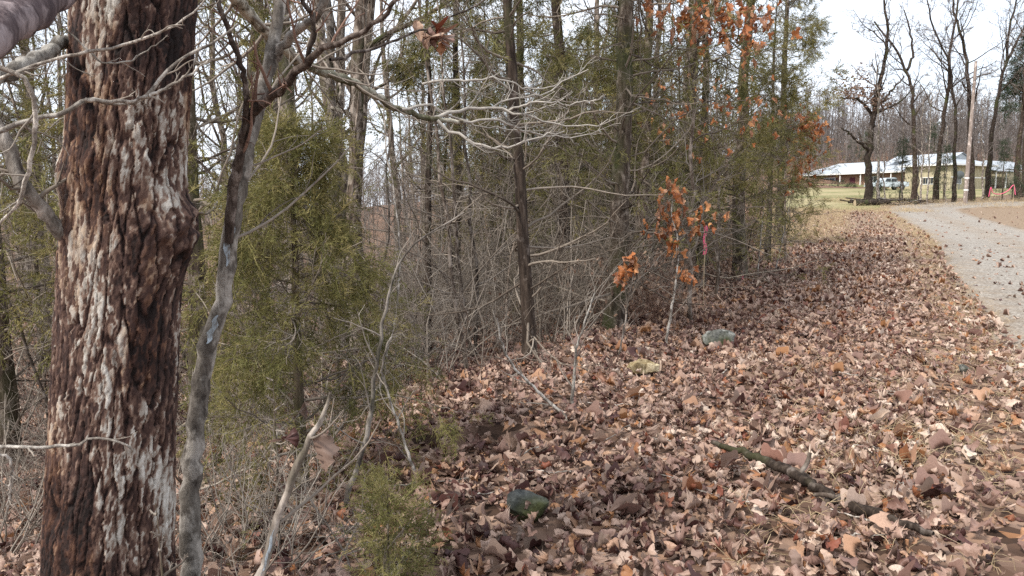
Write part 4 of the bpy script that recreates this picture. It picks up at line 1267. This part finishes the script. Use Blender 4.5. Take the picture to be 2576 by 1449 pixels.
for i in range(34):
    u, v = rngK.uniform(420, 2350), rngK.uniform(900, 1430)
    p = base_at(u, v); a = rngK.uniform(0, 6.28); L = rngK.uniform(.15, .55)
    q = []
    for t_ in np.linspace(-.5, .5, 6):
        x, y = p.x + math.cos(a) * L * t_ + rngK.normal(0, .01), p.y + math.sin(a) * L * t_ + rngK.normal(0, .01)
        q.append(Vector((x, y, h1(x, y) + .055)))
    root = thing('stick', 'small bare twig fallen on the leaf litter', 'stick', q[0], 0, 'small twigs fallen on the leaf litter')
    part_tube('stem', q, [.0055, .004, .0025], M['pale_grey' if i % 3 else 'limb_grey'], root, 12, .004, 5, 900 + i)

M['pink'] = plain('pink', (.75, .12, .22), .5, .4)
M['stake'] = plain('stake', (.42, .33, .22), .8, .2, 20)
def ribbon(name, label, cat, p, wd, ht, pole=.0, wave=.012):
    root = thing(name, label, cat, p)
    if pole:
        t = Tubes(); t.add(np.array([[0, 0, -.1], [0, 0, pole * .5], [.005, 0, pole]]), np.array([.006, .006, .006]), 6)
        obj('stake', t.mesh('stake'), M['stake'], root)
    n = 12; z = np.linspace(0, -ht, n)
    V = []
    for j in range(n):
        o_ = wave * math.sin(j * .9)
        for dy in (-.0008, .0008):
            V += [(-wd / 2 + o_, dy + o_, pole + z[j]), (wd / 2 + o_, dy - o_, pole + z[j])]
    V = np.array(V); F = []
    for j in range(n - 1):
        a = j * 4; c = a + 4
        F += [(a, a + 1, c + 1, c), (a + 3, a + 2, c + 2, c + 3), (a, c, c + 2, a + 2), (a + 1, a + 3, c + 3, c + 1)]
    obj('ribbon', mk_mesh('ribbon', V, np.array(F)), M['pink'], root)
    return root
pp = base_at(1768, 790)
ribbon('survey_stake', 'survey stake with long pink ribbon among the orange-leaved saplings', 'stake', pp, .045, .42, 1.28)
ribbon('pin_flag', 'short pink pin flag in the shoulder leaves', 'flag', base_at(1864, 712), .09, .10, .16, .006)
ribbon('pin_flag', 'tiny pink pin flag deep in brown brush by the white-barked saplings', 'flag', base_at(1932, 622), .09, .10, .30, .006)

# ------------------------------------------------------------------ dry grass
def dry_grass():
    rng = np.random.RandomState(15)
    C = []                                           # tuft centres, blades, height, spread
    def tufts(n, fx, blades, hgt, spr):
        for _ in range(n):
            x, y = fx()
            C.append((x, y, blades, hgt * rng.uniform(.6, 1.3), spr))
    def edge():                                      # verge beside the gravel
        y = rng.uniform(4, 50); return road_edge_x(y) - abs(rng.normal(.1, .7)) + .35, y
    tufts(1000, edge, 12, .15, .12)
    def crest():
        y = rng.uniform(22, 54); return 0.388 * y - 2.6 + rng.uniform(.6, 7.5 * (y - 10) / 50), y
    tufts(1500, crest, 13, .26, .2)
    def shoulder():
        y = rng.uniform(26, 54); return 0.388 * y - 2.6 + rng.uniform(.3, 3.2 + .05 * y), y
    tufts(900, shoulder, 14, .30, .2)
    def lawn_edge():
        y = rng.uniform(51.5, 56.5); return rng.uniform(17.5, 30), y
    tufts(420, lawn_edge, 12, .28, .2)
    def bank():
        y = rng.uniform(57, 68); return rng.uniform(27, 62), y
    tufts(1000, bank, 10, .45, .28)
    def near():
        d = rng.uniform(3.1, 7.5); return gpos(rng.uniform(1900, 2560), d).x, d
    tufts(110, near, 10, .17, .08)
    for u, v in ((2090, 1150), (2130, 1180), (2270, 1190), (2230, 1090), (2300, 1170), (2160, 1110), (2420, 1120), (1905, 1400), (2020, 1330)):
        p = base_at(u, v)
        for _ in range(2): C.append((p.x + rng.normal(0, .05), p.y + rng.normal(0, .05), 16, .20, .05))
    C = np.array(C); q = np.repeat(np.arange(len(C)), C[:, 2].astype(int)); x, y, _, hg, sp = C[q].T; nb = len(q)
    bx, by = x + rng.normal(0, 1, nb) * sp, y + rng.normal(0, 1, nb) * sp
    z = H(bx, by) - .01
    az = rng.uniform(0, 6.28, nb); el = rng.uniform(.15, 1.4, nb); L = hg * rng.uniform(.5, 1.4, nb)
    P = np.empty((nb, 3, 3)); P[:, 0] = np.stack([bx, by, z], -1)
    for j in range(1, 3):
        e = el - .7 * (j - 1)
        P[:, j] = P[:, j - 1] + (L / 2)[:, None] * np.stack([np.cos(az) * np.cos(e), np.sin(az) * np.cos(e), np.sin(e)], -1)
    P[:, 1:, 2] = np.maximum(P[:, 1:, 2], z[:, None] + .03)
    Rr = np.linspace(1, .3, 3)[None] * (.0026 + .0018 * (y > 20) + .0040 * (y > 50))[:, None]
    t = Tubes(); t.add(P, Rr, 2)
    tag(obj('dry_grass', t.mesh('dry_grass'), M['straw']), 'dry straw-coloured grass along the lane and its shoulder', 'grass', kind='stuff')
dry_grass()

# ------------------------------------------------------------------ house beyond the lawn
M['siding'] = plain('siding', (.42, .37, .25), .75, .2, 1.2, .12)
M['roof_metal'] = plain('roof_metal', (.42, .45, .48), .45, .4, .8, .12, .2)
M['white_trim'] = plain('white_trim', (.78, .77, .74), .6, .3)
M['brick'] = plain('brick', (.27, .17, .12), .9, .1, 9, .35)
M['dark_glass'] = plain('dark_glass', (.02, .025, .03), .1, .6)
M['maroon'] = plain('maroon', (.10, .03, .04), .7, .2)
M['soffit_wood'] = plain('soffit_wood', (.16, .11, .08), .8, .2, 3)  # plain brown wood for the soffit boards
def box(parent, name, mat, x0, x1, y0, y1, z0, z1, bev=0.0):
    bm = bmesh.new(); bmesh.ops.create_cube(bm, size=1)
    bmesh.ops.scale(bm, vec=(x1 - x0, y1 - y0, z1 - z0), verts=bm.verts)
    bmesh.ops.translate(bm, vec=((x0 + x1) / 2, (y0 + y1) / 2, (z0 + z1) / 2), verts=bm.verts)
    if bev: bmesh.ops.bevel(bm, geom=bm.edges[:], offset=bev, segments=2, affect='EDGES', profile=.5)
    me = bpy.data.meshes.new(name); bm.to_mesh(me); bm.free()
    return obj(name, me, M[mat], parent)
def pmesh(parent, name, mat, V, F):
    me = bpy.data.meshes.new(name); me.from_pydata(V, [], F); me.update()
    return obj(name, me, M[mat], parent)

def window(parent, face, a0, a1, z0, z1, pos, shutters=False):
    """face 'x' or 'y': the wall at that coordinate, looking toward minus"""
    def bx(nm, mt, p0, p1, q0, q1, d0, d1, par):
        if face == 'x': return box(par, nm, mt, pos + d0, pos + d1, p0, p1, q0, q1)
        return box(par, nm, mt, p0, p1, pos + d0, pos + d1, q0, q1)
    w_ = bx('window', 'dark_glass', a0, a1, z0, z1, -.03, .02, parent)
    for (p0, p1, q0, q1) in ((a0 - .08, a0, z0 - .08, z1 + .08), (a1, a1 + .08, z0 - .08, z1 + .08), (a0, a1, z1, z1 + .08), (a0, a1, z0 - .08, z0), ((a0 + a1) / 2 - .035, (a0 + a1) / 2 + .035, z0, z1)):
        bx('frame', 'white_trim', p0, p1, q0, q1, -.07, .02, w_)
    if shutters:
        for p0 in (a0 - .5, a1 + .1): bx('shutter', 'maroon', p0, p0 + .4, z0 - .05, z1 + .05, -.06, .01, parent)

def house():
    cx, cy = 63.4, 108.0
    ang = math.atan2(.487, .873)
    root = thing('house', 'long cream-sided ranch house with pale metal roof beyond the lawn', 'house', (cx, cy, h1(cx, cy)), ang)
    # end block
    Hh = 3.7
    wl_ = box(root, 'wall', 'siding', 0, 10, 0, 7, -1.5, Hh)
    for i in range(26):
        x = .2 + i * .385
        box(wl_, 'batten', 'siding', x, x + .05, -.035, .0, -1.4, Hh - .02)
    for i in range(18):
        y = .2 + i * .385
        box(wl_, 'batten', 'siding', -.035, 0, y, y + .05, -1.4, Hh - .02)
    box(root, 'trim', 'white_trim', .02, 10, -.06, -.04, 1.75, 1.9)
    o = .75
    zE, zM, zR = Hh + .02, Hh + .95, Hh + 1.9
    x0, x1, y0, y1 = -o, 10 + o, -o, 7 + o
    V = [(x0, y0, zE), (x1, y0, zE), (x1, y1, zE), (x0, y1, zE),            # eave
         (2.6, 1.6, zM), (7.4, 1.6, zM), (7.4, y1, zM), (2.6, y1, zM),        # skirt top
         (5, 1.3, zR), (5, y1 + 4, zR), (x0, y0, zE - .25), (x1, y0, zE - .25), (x1, y1, zE - .25), (x0, y1, zE - .25), (2.6, y1 + 4, zM), (7.4, y1 + 4, zM), (2.3, 1.3, zM - .06), (7.7, 1.3, zM - .06)]
    F = [(0, 1, 5, 4), (1, 2, 6, 5), (3, 0, 4, 7), (4, 8, 9, 14), (5, 15, 9, 8)]
    F[3] = (16, 8, 9, 14); F[4] = (17, 15, 9, 8)
    rf = pmesh(root, 'roof', 'roof_metal', V, F + [(2, 3, 7, 6)])
    pmesh(root, 'gable', 'gable_panel', [(2.6, 1.58, zM), (7.4, 1.58, zM), (5, 1.58, zR - .12)], [(0, 1, 2)])
    for (p, q) in (((x0, y0), (x1, y0)), ((x0, y0), (x0, y1)), ((x1, y0), (x1, y1))):
        box(root, 'fascia', 'white_trim', min(p[0], q[0]) - .03, max(p[0], q[0]) + .03, min(p[1], q[1]) - .03, max(p[1], q[1]) + .03, zE - .22, zE - .01)
    box(root, 'soffit', 'soffit_wood', x0 + .04, x1 - .04, y0 + .04, y1 - .04, zE - .2, zE - .12)
    window(root, 'x', 2.2, 4.4, .9, 1.8, -.0)
    window(root, 'y', 1.4, 2.6, .9, 1.9, -.0)
    # long wing running back
    zb = .4
    box(root, 'wall', 'brick', 1.2, 9, 7, 26, -1.5, zb + 2.55)
    ze = zb + 2.6
    V = [(.2, 6.9, ze), (.2, 27, ze), (9.9, 27, ze), (9.9, 6.9, ze), (5, 6.9, ze + 1.9), (5, 22.5, ze + 1.9)]
    pmesh(root, 'roof', 'roof_metal', V, [(0, 4, 5, 1), (1, 5, 2), (2, 5, 4, 3)])
    box(root, 'fascia', 'white_trim', .14, .22, 6.9, 27, ze - .2, ze - .005)
    box(root, 'fascia', 'white_trim', .22, 9.9, 26.95, 27.03, ze - .2, ze - .005)
    box(root, 'soffit', 'soffit_wood', .24, 9.8, 7.0, 26.9, ze - .18, ze - .1)
    window(root, 'x', 20.2, 22.4, zb + .8, zb + 1.9, 1.2, True)
    window(root, 'x', 12.2, 14.0, zb + .8, zb + 1.9, 1.2, True)
    box(root, 'door', 'maroon', 1.14, 1.2, 16.4, 17.4, zb - .2, zb + 1.9)
    for y in (9.5, 14.8, 18.6): box(root, 'porch_post', 'white_trim', .35, .5, y, y + .14, -.9, ze - .1)
    # low porch roof and garage on the far side
    pmesh(root, 'porch_roof', 'roof_metal', [(10.75, -.5, 3.0), (18, -.5, 3.0), (18, 6, 3.9), (10.75, 6, 3.9), (10.75, -.5, 2.86), (18, -.5, 2.86), (18, 6, 3.76), (10.75, 6, 3.76)], [(0, 1, 2, 3), (7, 6, 5, 4), (0, 4, 5, 1), (1, 5, 6, 2), (3, 2, 6, 7), (0, 3, 7, 4)])
    for x in (11.2, 14, 17.6): box(root, 'porch_post', 'white_trim', x, x + .15, -.3, -.15, -1, 2.9)
    box(root, 'wall', 'siding', 10.1, 18, 4, 4.2, -1, 3.3)
    box(root, 'wall', 'siding', 19, 26, 2, 9, -1, 3.4)
    pmesh(root, 'roof', 'roof_metal', [(18.4, 1.4, 3.42), (26.6, 1.4, 3.42), (26.6, 9.6, 3.42), (18.4, 9.6, 3.42), (18.4, 5.5, 5.0), (26.6, 5.5, 5.0)], [(0, 1, 5, 4), (3, 4, 5, 2), (0, 4, 3), (1, 2, 5)])
M['gable_panel'] = plain('gable_panel', (.42, .45, .46), .7, .2, 2, .12)
house()

def picket_fence():
    p = Vector((70.5, 104.5, 0)); p.z = h1(p.x, p.y)
    root = thing('picket_fence', 'white picket fence beside the cream house', 'fence', p, R_(12))
    me = None
    for i in range(44):
        if me is None:
            o = box(root, 'picket', 'white_trim', -.06, .06, -.012, .012, -.3, 1.25); me = o.data
        else: o = obj('picket', me, None, root)
        o.location = (i * .27, 0, 0)
    for z in (.2, .9): box(root, 'rail', 'white_trim', -.1, 11.8, .014, .05, z, z + .09)
picket_fence()

def pickup():
    p = Vector((52.2, 104, 0)); p.z = h1(p.x, p.y) + .05
    root = thing('pickup_truck', 'silver-white pickup truck parked on the lawn side of the house', 'truck', p, R_(8))
    prof = [(-2.7, .45), (-2.75, .75), (-2.7, 1.0), (-1.15, 1.05), (-.75, 1.62), (.35, 1.68), (.85, 1.62), (1.05, 1.12), (2.75, 1.1), (2.8, .5), (2.3, .42), (-2.3, .4)]
    bm = bmesh.new()
    a = [bm.verts.new((x, -.92, z)) for x, z in prof]; c = [bm.verts.new((x, .92, z)) for x, z in prof]
    bm.faces.new(a); bm.faces.new(c[::-1])
    for i in range(len(a)):
        j = (i + 1) % len(a); bm.faces.new((a[j], a[i], c[i], c[j]))
    bmesh.ops.recalc_face_normals(bm, faces=bm.faces)
    bmesh.ops.bevel(bm, geom=bm.edges[:], offset=.05, segments=2, affect='EDGES')
    me = bpy.data.meshes.new('body'); bm.to_mesh(me); bm.free()
    obj('body', me, M['truck_paint'], root)
    for s in (-1, 1):
        for x0, x1 in ((-.68, -.05), (.05, .78)):
            y = s * .925
            pmesh(root, 'window', 'dark_glass', [(x0 - .18 * (x0 < -.5), y, 1.1), (x1 + .1 * (x1 > .5), y, 1.1), (x1, y, 1.54), (x0, y, 1.54)], [(0, 1, 2, 3)] if s < 0 else [(3, 2, 1, 0)])
        for x in (-1.75, 1.75):
            t = Tubes(); aa = np.linspace(0, 2 * math.pi, 25)
            t.add(np.stack([.30 * np.cos(aa), 0 * aa, .30 * np.sin(aa)], -1), np.full(25, .11), 8)
            wh = obj('wheel', t.mesh('wheel'), M['tyre'], root, (x, s * .86, .38))
            box(wh, 'rim', 'roof_metal', -.2, .2, -.06, .06, -.2, .2, .08)
        box(root, 'headlight', 'white_trim', -2.79, -2.72, s * .72 - .14, s * .72 + .14, .78, .94)
    box(root, 'windscreen', 'dark_glass', -1.02, -.98, -.75, .75, 1.12, 1.2)
    box(root, 'bumper', 'roof_metal', -2.88, -2.76, -.9, .9, .45, .62, .02)
M['truck_paint'] = plain('truck_paint', (.55, .62, .66), .25, .5)
M['tyre'] = plain('tyre', (.02, .02, .02), .8, .2)
pickup()

def dish():
    p = W(2414, 440, 105.5); b = Vector((p.x, p.y, h1(p.x, p.y)))
    root = thing('satellite_dish', 'dark satellite dish on a pole before the cream siding', 'satellite dish', b)
    t = Tubes(); t.add(np.array([[0, 0, -.2], [0, 0, (p.z - b.z) * .5], [0, .1, p.z - b.z - .2]]), np.array([.05, .05, .04]), 8); obj('pole', t.mesh('pole'), M['grey_metal'], root)
    n, k = 6, 20; V = []; F = []
    for i in range(n):
        r = .62 * i / (n - 1)
        for j in range(k):
            a = 2 * math.pi * j / k; V.append((r * math.cos(a) * 1.05, -.35 * r * r * -1 - .1, p.z - b.z + r * math.sin(a) * .9))
    for i in range(n - 1):
        for j in range(k): F.append((i * k + j, i * k + (j + 1) % k, (i + 1) * k + (j + 1) % k, (i + 1) * k + j))
    o = pmesh(root, 'dish', 'grey_metal', V, F); md = o.modifiers.new('thick', 'SOLIDIFY'); md.thickness = .03
    t = Tubes(); t.add(np.array([[0, 0, p.z - b.z - .55], [0, -.5, p.z - b.z - .1]]), np.array([.02, .03]), 6); obj('feed_arm', t.mesh('feed_arm'), M['grey_metal'], root)
M['grey_metal'] = plain('grey_metal', (.10, .11, .11), .5, .4, 0, 0, .2)
dish()

def utility_pole():
    b = W(2428, 499, 61); b.z = h1(b.x, b.y)
    root = thing('utility_pole', 'leaning bare wooden utility pole with two white bands', 'pole', b)
    top = W(2455, 154, 61)
    L = np.array([[0, 0, -.5], list((top - b) * .5), list(top - b)])
    t = Tubes(); t.add(poly([Vector(q) for q in L], 14), np.linspace(.17, .11, 14), 14); obj('shaft', t.mesh('shaft'), M['pole_wood'], root)
    dv = (top - b)
    for f in (.10, .185):
        t = Tubes(); c = dv * f; e = dv.normalized() * .06
        t.add(np.array([list(c - e), list(c + e)]), np.array([.178, .176]), 14); obj('band', t.mesh('band'), M['white_trim'], root)
M['pole_wood'] = bark('pole_wood', (.17, .13, .11), (.27, .22, .19), (.36, .30, .27), .2, 6, 0, .05, .05)
utility_pole()

# ------------------------------------------------------------------ trees on the bank before the house
def bank_tree(label, pix, d, w0, w1, seed, first=.35, nl=14, mats=('dark_bark', 'far_twig'), extra=None, lratio=.36, leaves=None, nbs=(6, 5, 3)):
    b = W(*pix[0], d); b.z = h1(b.x, b.y)
    pts = [Vector((0, 0, -.3)), Vector((0, 0, 0))] + [W(u, v, d) - b for u, v in pix[1:]]
    line = knobbly(np.random.RandomState(seed), poly(pts, 22), .05)
    n = len(line); rad = np.linspace(w0 / 2, w1 / 2, n) * (1 + .35 * np.exp(-np.arange(n) / 2.0))
    k, (L1, L2, L3) = bare_tree(seed, 1, 1, M[mats[0]], M[mats[1]], first, nl, True, .010, 10, line, rad, nbs, (50, 14), lratio)
    t = plant(k, 'bank_tree', label, 'tree', b)
    for (px, r0) in (extra or []):
        q = poly([W(u, v, d + dd) - b for u, v, dd in px], 16); q = knobbly(np.random.RandomState(seed + 1), q, .06)
        rr = np.linspace(r0, r0 * .35, 16); tb = Tubes(); tb.add(q, rr, 7)
        lm = obj('limb', tb.mesh('limb'), M[mats[0]], t)
        rng = np.random.RandomState(seed + 5); A, B = spawn(rng, q, rr, 7, .3, 1, (50, 14), .35, 6, .4, .2, .05, .014, .3, .4)
        tw = Tubes(); tw.add(A, B, 4); A, B = spawn(rng, A, B, 5, .2, 1, (45, 14), .45, 5, .6, .2, .04, .010, .5, .4); tw.add(A, B, 3)
        obj('branch', tw.mesh('branch'), M[mats[1]], lm)
    if leaves:
        rng = np.random.RandomState(seed); lm = leaf_mesh('tmp', seed, False); co = np.array([v.co for v in lm.vertices]); fc = np.array([list(q.vertices) for q in lm.polygons])
        V, F, T = [], [], []
        for i in range(520):
            u, v, sx, sy = leaves[rng.randint(len(leaves))]
            c = W(u + rng.normal(0, sx), v + rng.normal(0, sy), d + rng.normal(0, .8)) - b
            q = Matrix.Rotation(rng.uniform(0, 6.28), 3, 'Z') @ Matrix.Rotation(math.pi / 2 + rng.normal(0, .6), 3, 'Y')
            V.append(co @ np.array(q).T * rng.uniform(.14, .24) + np.array(c)); F.append(fc + i * len(co)); T.append(np.full(len(co), rng.rand()))
        bpy.data.meshes.remove(lm)
        obj('foliage', mk_mesh('foliage', np.concatenate(V), np.concatenate(F), {'tone': np.concatenate(T)}), M['leaf_brown_mass'], t)
    return t
def z5(x, y): return ((2300 + x / 2.07) * .8587, y / 2.07 * .8587)
bank_tree('forked oak with clinging brown leaves and a dead low limb by the lawn', [z5(505, 1215), z5(515, 900), z5(545, 680), z5(575, 500), z5(610, 330), z5(620, 150), z5(600, 0)], 62, .60, .16, 901, .4, 12,
          extra=[([(*z5(512, 915), 0), (*z5(440, 860), -.5), (*z5(380, 800), -1), (*z5(340, 775), -1.2)], .15), ([(*z5(522, 890), 0), (*z5(470, 860), .4), (*z5(445, 800), .6)], .10), ([(*z5(535, 770), 0), (*z5(510, 680), .3), (*z5(450, 610), .6), (*z5(330, 590), 1)], .17), ([(*z5(560, 640), 0), (*z5(640, 560), -.5), (*z5(720, 460), -1)], .13)],
          leaves=[(*z5(430, 500), 26, 20), (*z5(520, 570), 22, 18), (*z5(380, 560), 22, 12), (*z5(580, 620), 16, 14)])
bank_tree('crooked forked bare tree behind a row of thin stems', [z5(778, 1215), z5(782, 800), z5(765, 540), z5(735, 420), z5(690, 330), z5(620, 240), z5(540, 130)], 62, .42, .12, 902, .4, 13,
          extra=[([(*z5(740, 425), 0), (*z5(775, 330), .5), (*z5(760, 220), .8), (*z5(720, 60), 1)], .12)])
bank_tree('bare tree leaning toward the utility pole', [z5(910, 1205), z5(945, 850), z5(970, 640), z5(990, 520), z5(1000, 320), z5(1030, 120), z5(1050, -40)], 63, .44, .12, 903, .42, 14)
bank_tree('straight slim bare tree between the leaning tree and the pole', [z5(1022, 1190), z5(1030, 850), z5(1025, 600), z5(1005, 430), z5(950, 280), z5(890, 130), z5(860, 0)], 62.5, .32, .10, 904, .45, 13)
bank_tree('dark stout tree touching the utility pole', [z5(1128, 1180), z5(1125, 900), z5(1115, 620), z5(1100, 380), z5(1065, 210), z5(1030, 80), z5(1010, -60)], 64, .52, .13, 905, .4, 14)
bank_tree('tall tree slanting out beyond the utility pole', [z5(1225, 1150), z5(1262, 760), z5(1300, 520), z5(1335, 370), z5(1360, 180), z5(1400, 20), z5(1410, -60)], 68, .46, .12, 906, .5, 12,
          extra=[([(*z5(1338, 375), 0), (*z5(1390, 280), .4), (*z5(1449, 160), .8), (*z5(1500, 60), 1.2)], .14)])
bank_tree('gnarled dark trunk beside the pine near the fence', [z5(1405, 1080), z5(1415, 900), z5(1440, 700), z5(1455, 520), z5(1460, 300), z5(1470, 100)], 66, .50, .14, 907, .45, 12)
for i, (xb, xt, yt, wd) in enumerate([(562, 560, 330, .24), (602, 590, 650, .12), (705, 722, 640, .14), (822, 835, 600, .15), (800, 812, 700, .12), (862, 885, 560, .13), (970, 985, 760, .10), (1195, 1190, 600, .16)]):
    bank_tree('thin upright stem in the row before the house', [z5(xb, 1212 - i), z5((xb + xt) / 2 + 4, (1212 + yt) / 2), z5(xt, yt)], 60 + (i * 37 % 5), wd, .05, 920 + i, .3, 10, ('grey_bark', 'far_twig'), None, .26, None, (5, 4, 2))['group'] = 'thin stems before the house'

PINE = cedar(950, 17, .24, M['pine'], M['dark_bark'], 60, .5, .17, .5, SPRAY_FAR, 1.0, sub=(7, 4), dens=.6, fine=0)
plant(PINE, 'pine_tree', 'tall dark green pine behind the gnarled trunk', 'tree', gpos(2572, 74), .5)
YC = [cedar(960 + i, [5.5, 4.2, 6.5][i], .07, M['pine'], M['cedar_bark'], 55, .12, .24, .12, SPRAY_FAR, .32, dens=.26, fine=1) for i in range(3)]
for i, (u, d, sc, lb) in enumerate([(2262, 63, 1.0, 'wispy young cedar screening the pickup truck'), (2205, 64, .8, 'small cedar at the foot of the forked oak'), (2372, 62, .8, 'thin cedar hiding part of the cream siding'), (2520, 66, 1.0, 'olive cedar before the porch'), (2562, 64, .9, 'dark cedar before the garage')]):
    plant(YC[i % 3], 'young_cedar', lb, 'cedar', gpos(u, d), i * 1.1, sc)
for i, (u, d, sc, lb) in enumerate([(2345, 128, 1.6, 'broad dark evergreen rising behind the porch roof'), (2175, 134, 1.3, 'evergreen on the hillside over the brick wing'), (2140, 138, 1.0, 'low evergreen past the house corner')]):
    plant(YC[2], 'evergreen_tree', lb, 'tree', gpos(u, d), i * 2.1, sc)

def shrub(label, p, r, h, seed):
    rng = np.random.RandomState(seed); n = 160
    q = norm(rng.randn(n, 3)); q[:, 2] = np.abs(q[:, 2]); P = q * np.array([r, r * .8, h]) * rng.uniform(.5, 1, (n, 1))
    V, F, T = sprays(rng, P, q, np.full(n, .35), SPRAY_FAR, 0)
    root = thing('evergreen_shrub', label, 'shrub', p)
    obj('foliage', mk_mesh('foliage', V, F, {'tone': T}, False), M['pine'], root)
    t = Tubes(); t.add(np.array([[0, 0, -.1], [0, 0, h * .6]]), np.array([.06, .03]), 6); obj('stem', t.mesh('stem'), M['dark_bark'], root)
shrub('clipped dark evergreen shrub under the shuttered window', gpos(2108, 119), 1.3, 1.1, 1)
shrub('smaller evergreen shrub next to the porch post', gpos(2140, 118), .8, .8, 2)

# felled log, brush pile and pink tape on the bank
fa = W(2150, 512, 59); fa.z = h1(fa.x, fa.y) + .22
lg = thing('log', 'dark felled log at the end of the brush pile', 'log', fa)
t = Tubes(); t.add(knobbly(np.random.RandomState(3), poly([Vector((0, 0, 0)), Vector((1.6, .3, .05)), Vector((3.0, .5, .1))], 10), .02), np.linspace(.26, .2, 10), 12); obj('bark', t.mesh('bark'), M['dark_bark'], lg)
pmesh(lg, 'cut_end', 'stake', [(-.004, .255 * math.cos(a), .255 * math.sin(a)) for a in np.linspace(0, 6.283, 16, endpoint=False)], [tuple(range(16))[::-1]])
rng = np.random.RandomState(12); c = W(2270, 512, 60); c.z = h1(c.x, c.y)
bp = thing('brush_pile', 'low heap of cut branches along the bank', 'brush pile', c)
for i in range(40):
    a = rng.normal(0, .5); L = rng.uniform(.8, 2.6); x = rng.uniform(-4.0, 2.0); q = np.array([x, rng.normal(0, .3), rng.uniform(.05, .5)])
    dv = np.array([math.cos(a), math.sin(a), rng.normal(0, .12)]) * L
    t = Tubes(); t.add(np.stack([q - dv / 2, q + rng.normal(0, .05, 3), q + dv / 2]), np.array([.05, .04, .02]) * rng.uniform(.5, 1.3), 5); obj('branch', t.mesh('branch'), M['dark_bark' if i % 3 else 'far_bark'], bp)
tp = W(2520, 478, 62); tp.z = h1(tp.x, tp.y)
tpo = thing('flagging_tape', 'pink flagging tape strung between twigs before the fence', 'tape', tp)
P = poly([Vector((-1.05, 0, .55)), Vector((-.9, 0, 1.3)), Vector((-.75, 0, .9)), Vector((-.1, .1, .75)), Vector((.6, .1, 1.05)), Vector((1.0, .1, 1.5)), Vector((1.15, 0, .7))], 40)
t = Tubes(); t.add(P, np.full(40, .035), 4); obj('tape', t.mesh('tape'), M['pink'], tpo)
for x, z in ((-.9, 1.35), (1.02, 1.55)):
    t = Tubes(); t.add(np.array([[x, .05, -.2], [x + .02, .05, z]]), np.array([.025, .015]), 6); obj('stake', t.mesh('stake'), M['stake'], tpo)

# ------------------------------------------------------------------ hillside and distant woods
FAR = [bare_tree(980 + i, [15, 17, 13, 16][i], [.17, .19, .14, .16][i], M['far_bark'], M['far_twig'], .14, 17, True, .015, 7, nb=(6, 5, 3))[0] for i in range(3)]
made = 0
rngH = np.random.RandomState(5); pro = {}
while made < 190:
    d = rngH.uniform(126, 215); u = rngH.uniform(1900, 2720)
    p = gpos(u, d)
    lx, ly = (p.x - 63.4) * .873 + (p.y - 108) * .487, -(p.x - 63.4) * .487 + (p.y - 108) * .873
    if -2 < lx < 28 and -2 < ly < 29: continue
    k = made % 3; sc = rngH.uniform(.65, 1.05)
    if k not in pro: o = pro[k] = plant(FAR[k], 'hillside_tree', 'bare grey tree on the hillside behind the house', 'tree', p, 0, sc, 'bare trees on the hillside')
    else: o = copy_tree(pro[k])
    o.location = p; o.rotation_euler = (0, 0, rngH.uniform(0, 6.28)); o.scale = (sc,) * 3
    made += 1

def distant_wood():
    coll = bpy.data.collections.new('far_trees')
    for i in range(3):
        k = bare_tree(990 + i, 15 + i, .17, M['far_bark'], M['far_twig'], .10, 16, False, .018, 5, nb=(7, 5, 0))[0]
        tb = [m for _, m in k.parts]
        bm = bmesh.new()
        me = bpy.data.meshes.new('far_tree')
        for m in tb: bm.from_mesh(m)
        bm.to_mesh(me); bm.free(); me.materials.append(M['far_twig'])
        coll.objects.link(bpy.data.objects.new('far_tree_%d' % i, me))
    rng = np.random.RandomState(3); P = []
    while len(P) < 750:
        d = math.sqrt(rng.uniform(80 ** 2, 330 ** 2)); u = rng.uniform(-250, 2700)
        if u > 1900 and d < 150: continue
        if u > 2000 and rng.rand() < .3: continue
        p = gpos(u, d)
        P.append(tuple(p))
    m0 = len(P)
    while len(P) < m0 + 420:                       # young growth on the hillside
        d = rng.uniform(134, 215); u = rng.uniform(1850, 2750); P.append(tuple(gpos(u, d)))
    sc_ = rng.uniform(.6, 1.0, len(P)); sc_[m0:] *= .5
    P = np.array(P); n = len(P)
    o = scatter('distant_wood', P - np.array([0, 0, .2]), np.stack([np.zeros(n), np.zeros(n), rng.uniform(0, 6.28, n)], -1), sc_, rng.randint(0, 3, n), rng.rand(n), coll)
    tag(o, 'grey mass of bare trees far down the slope and over the hill', 'wood', kind='stuff')
distant_wood()
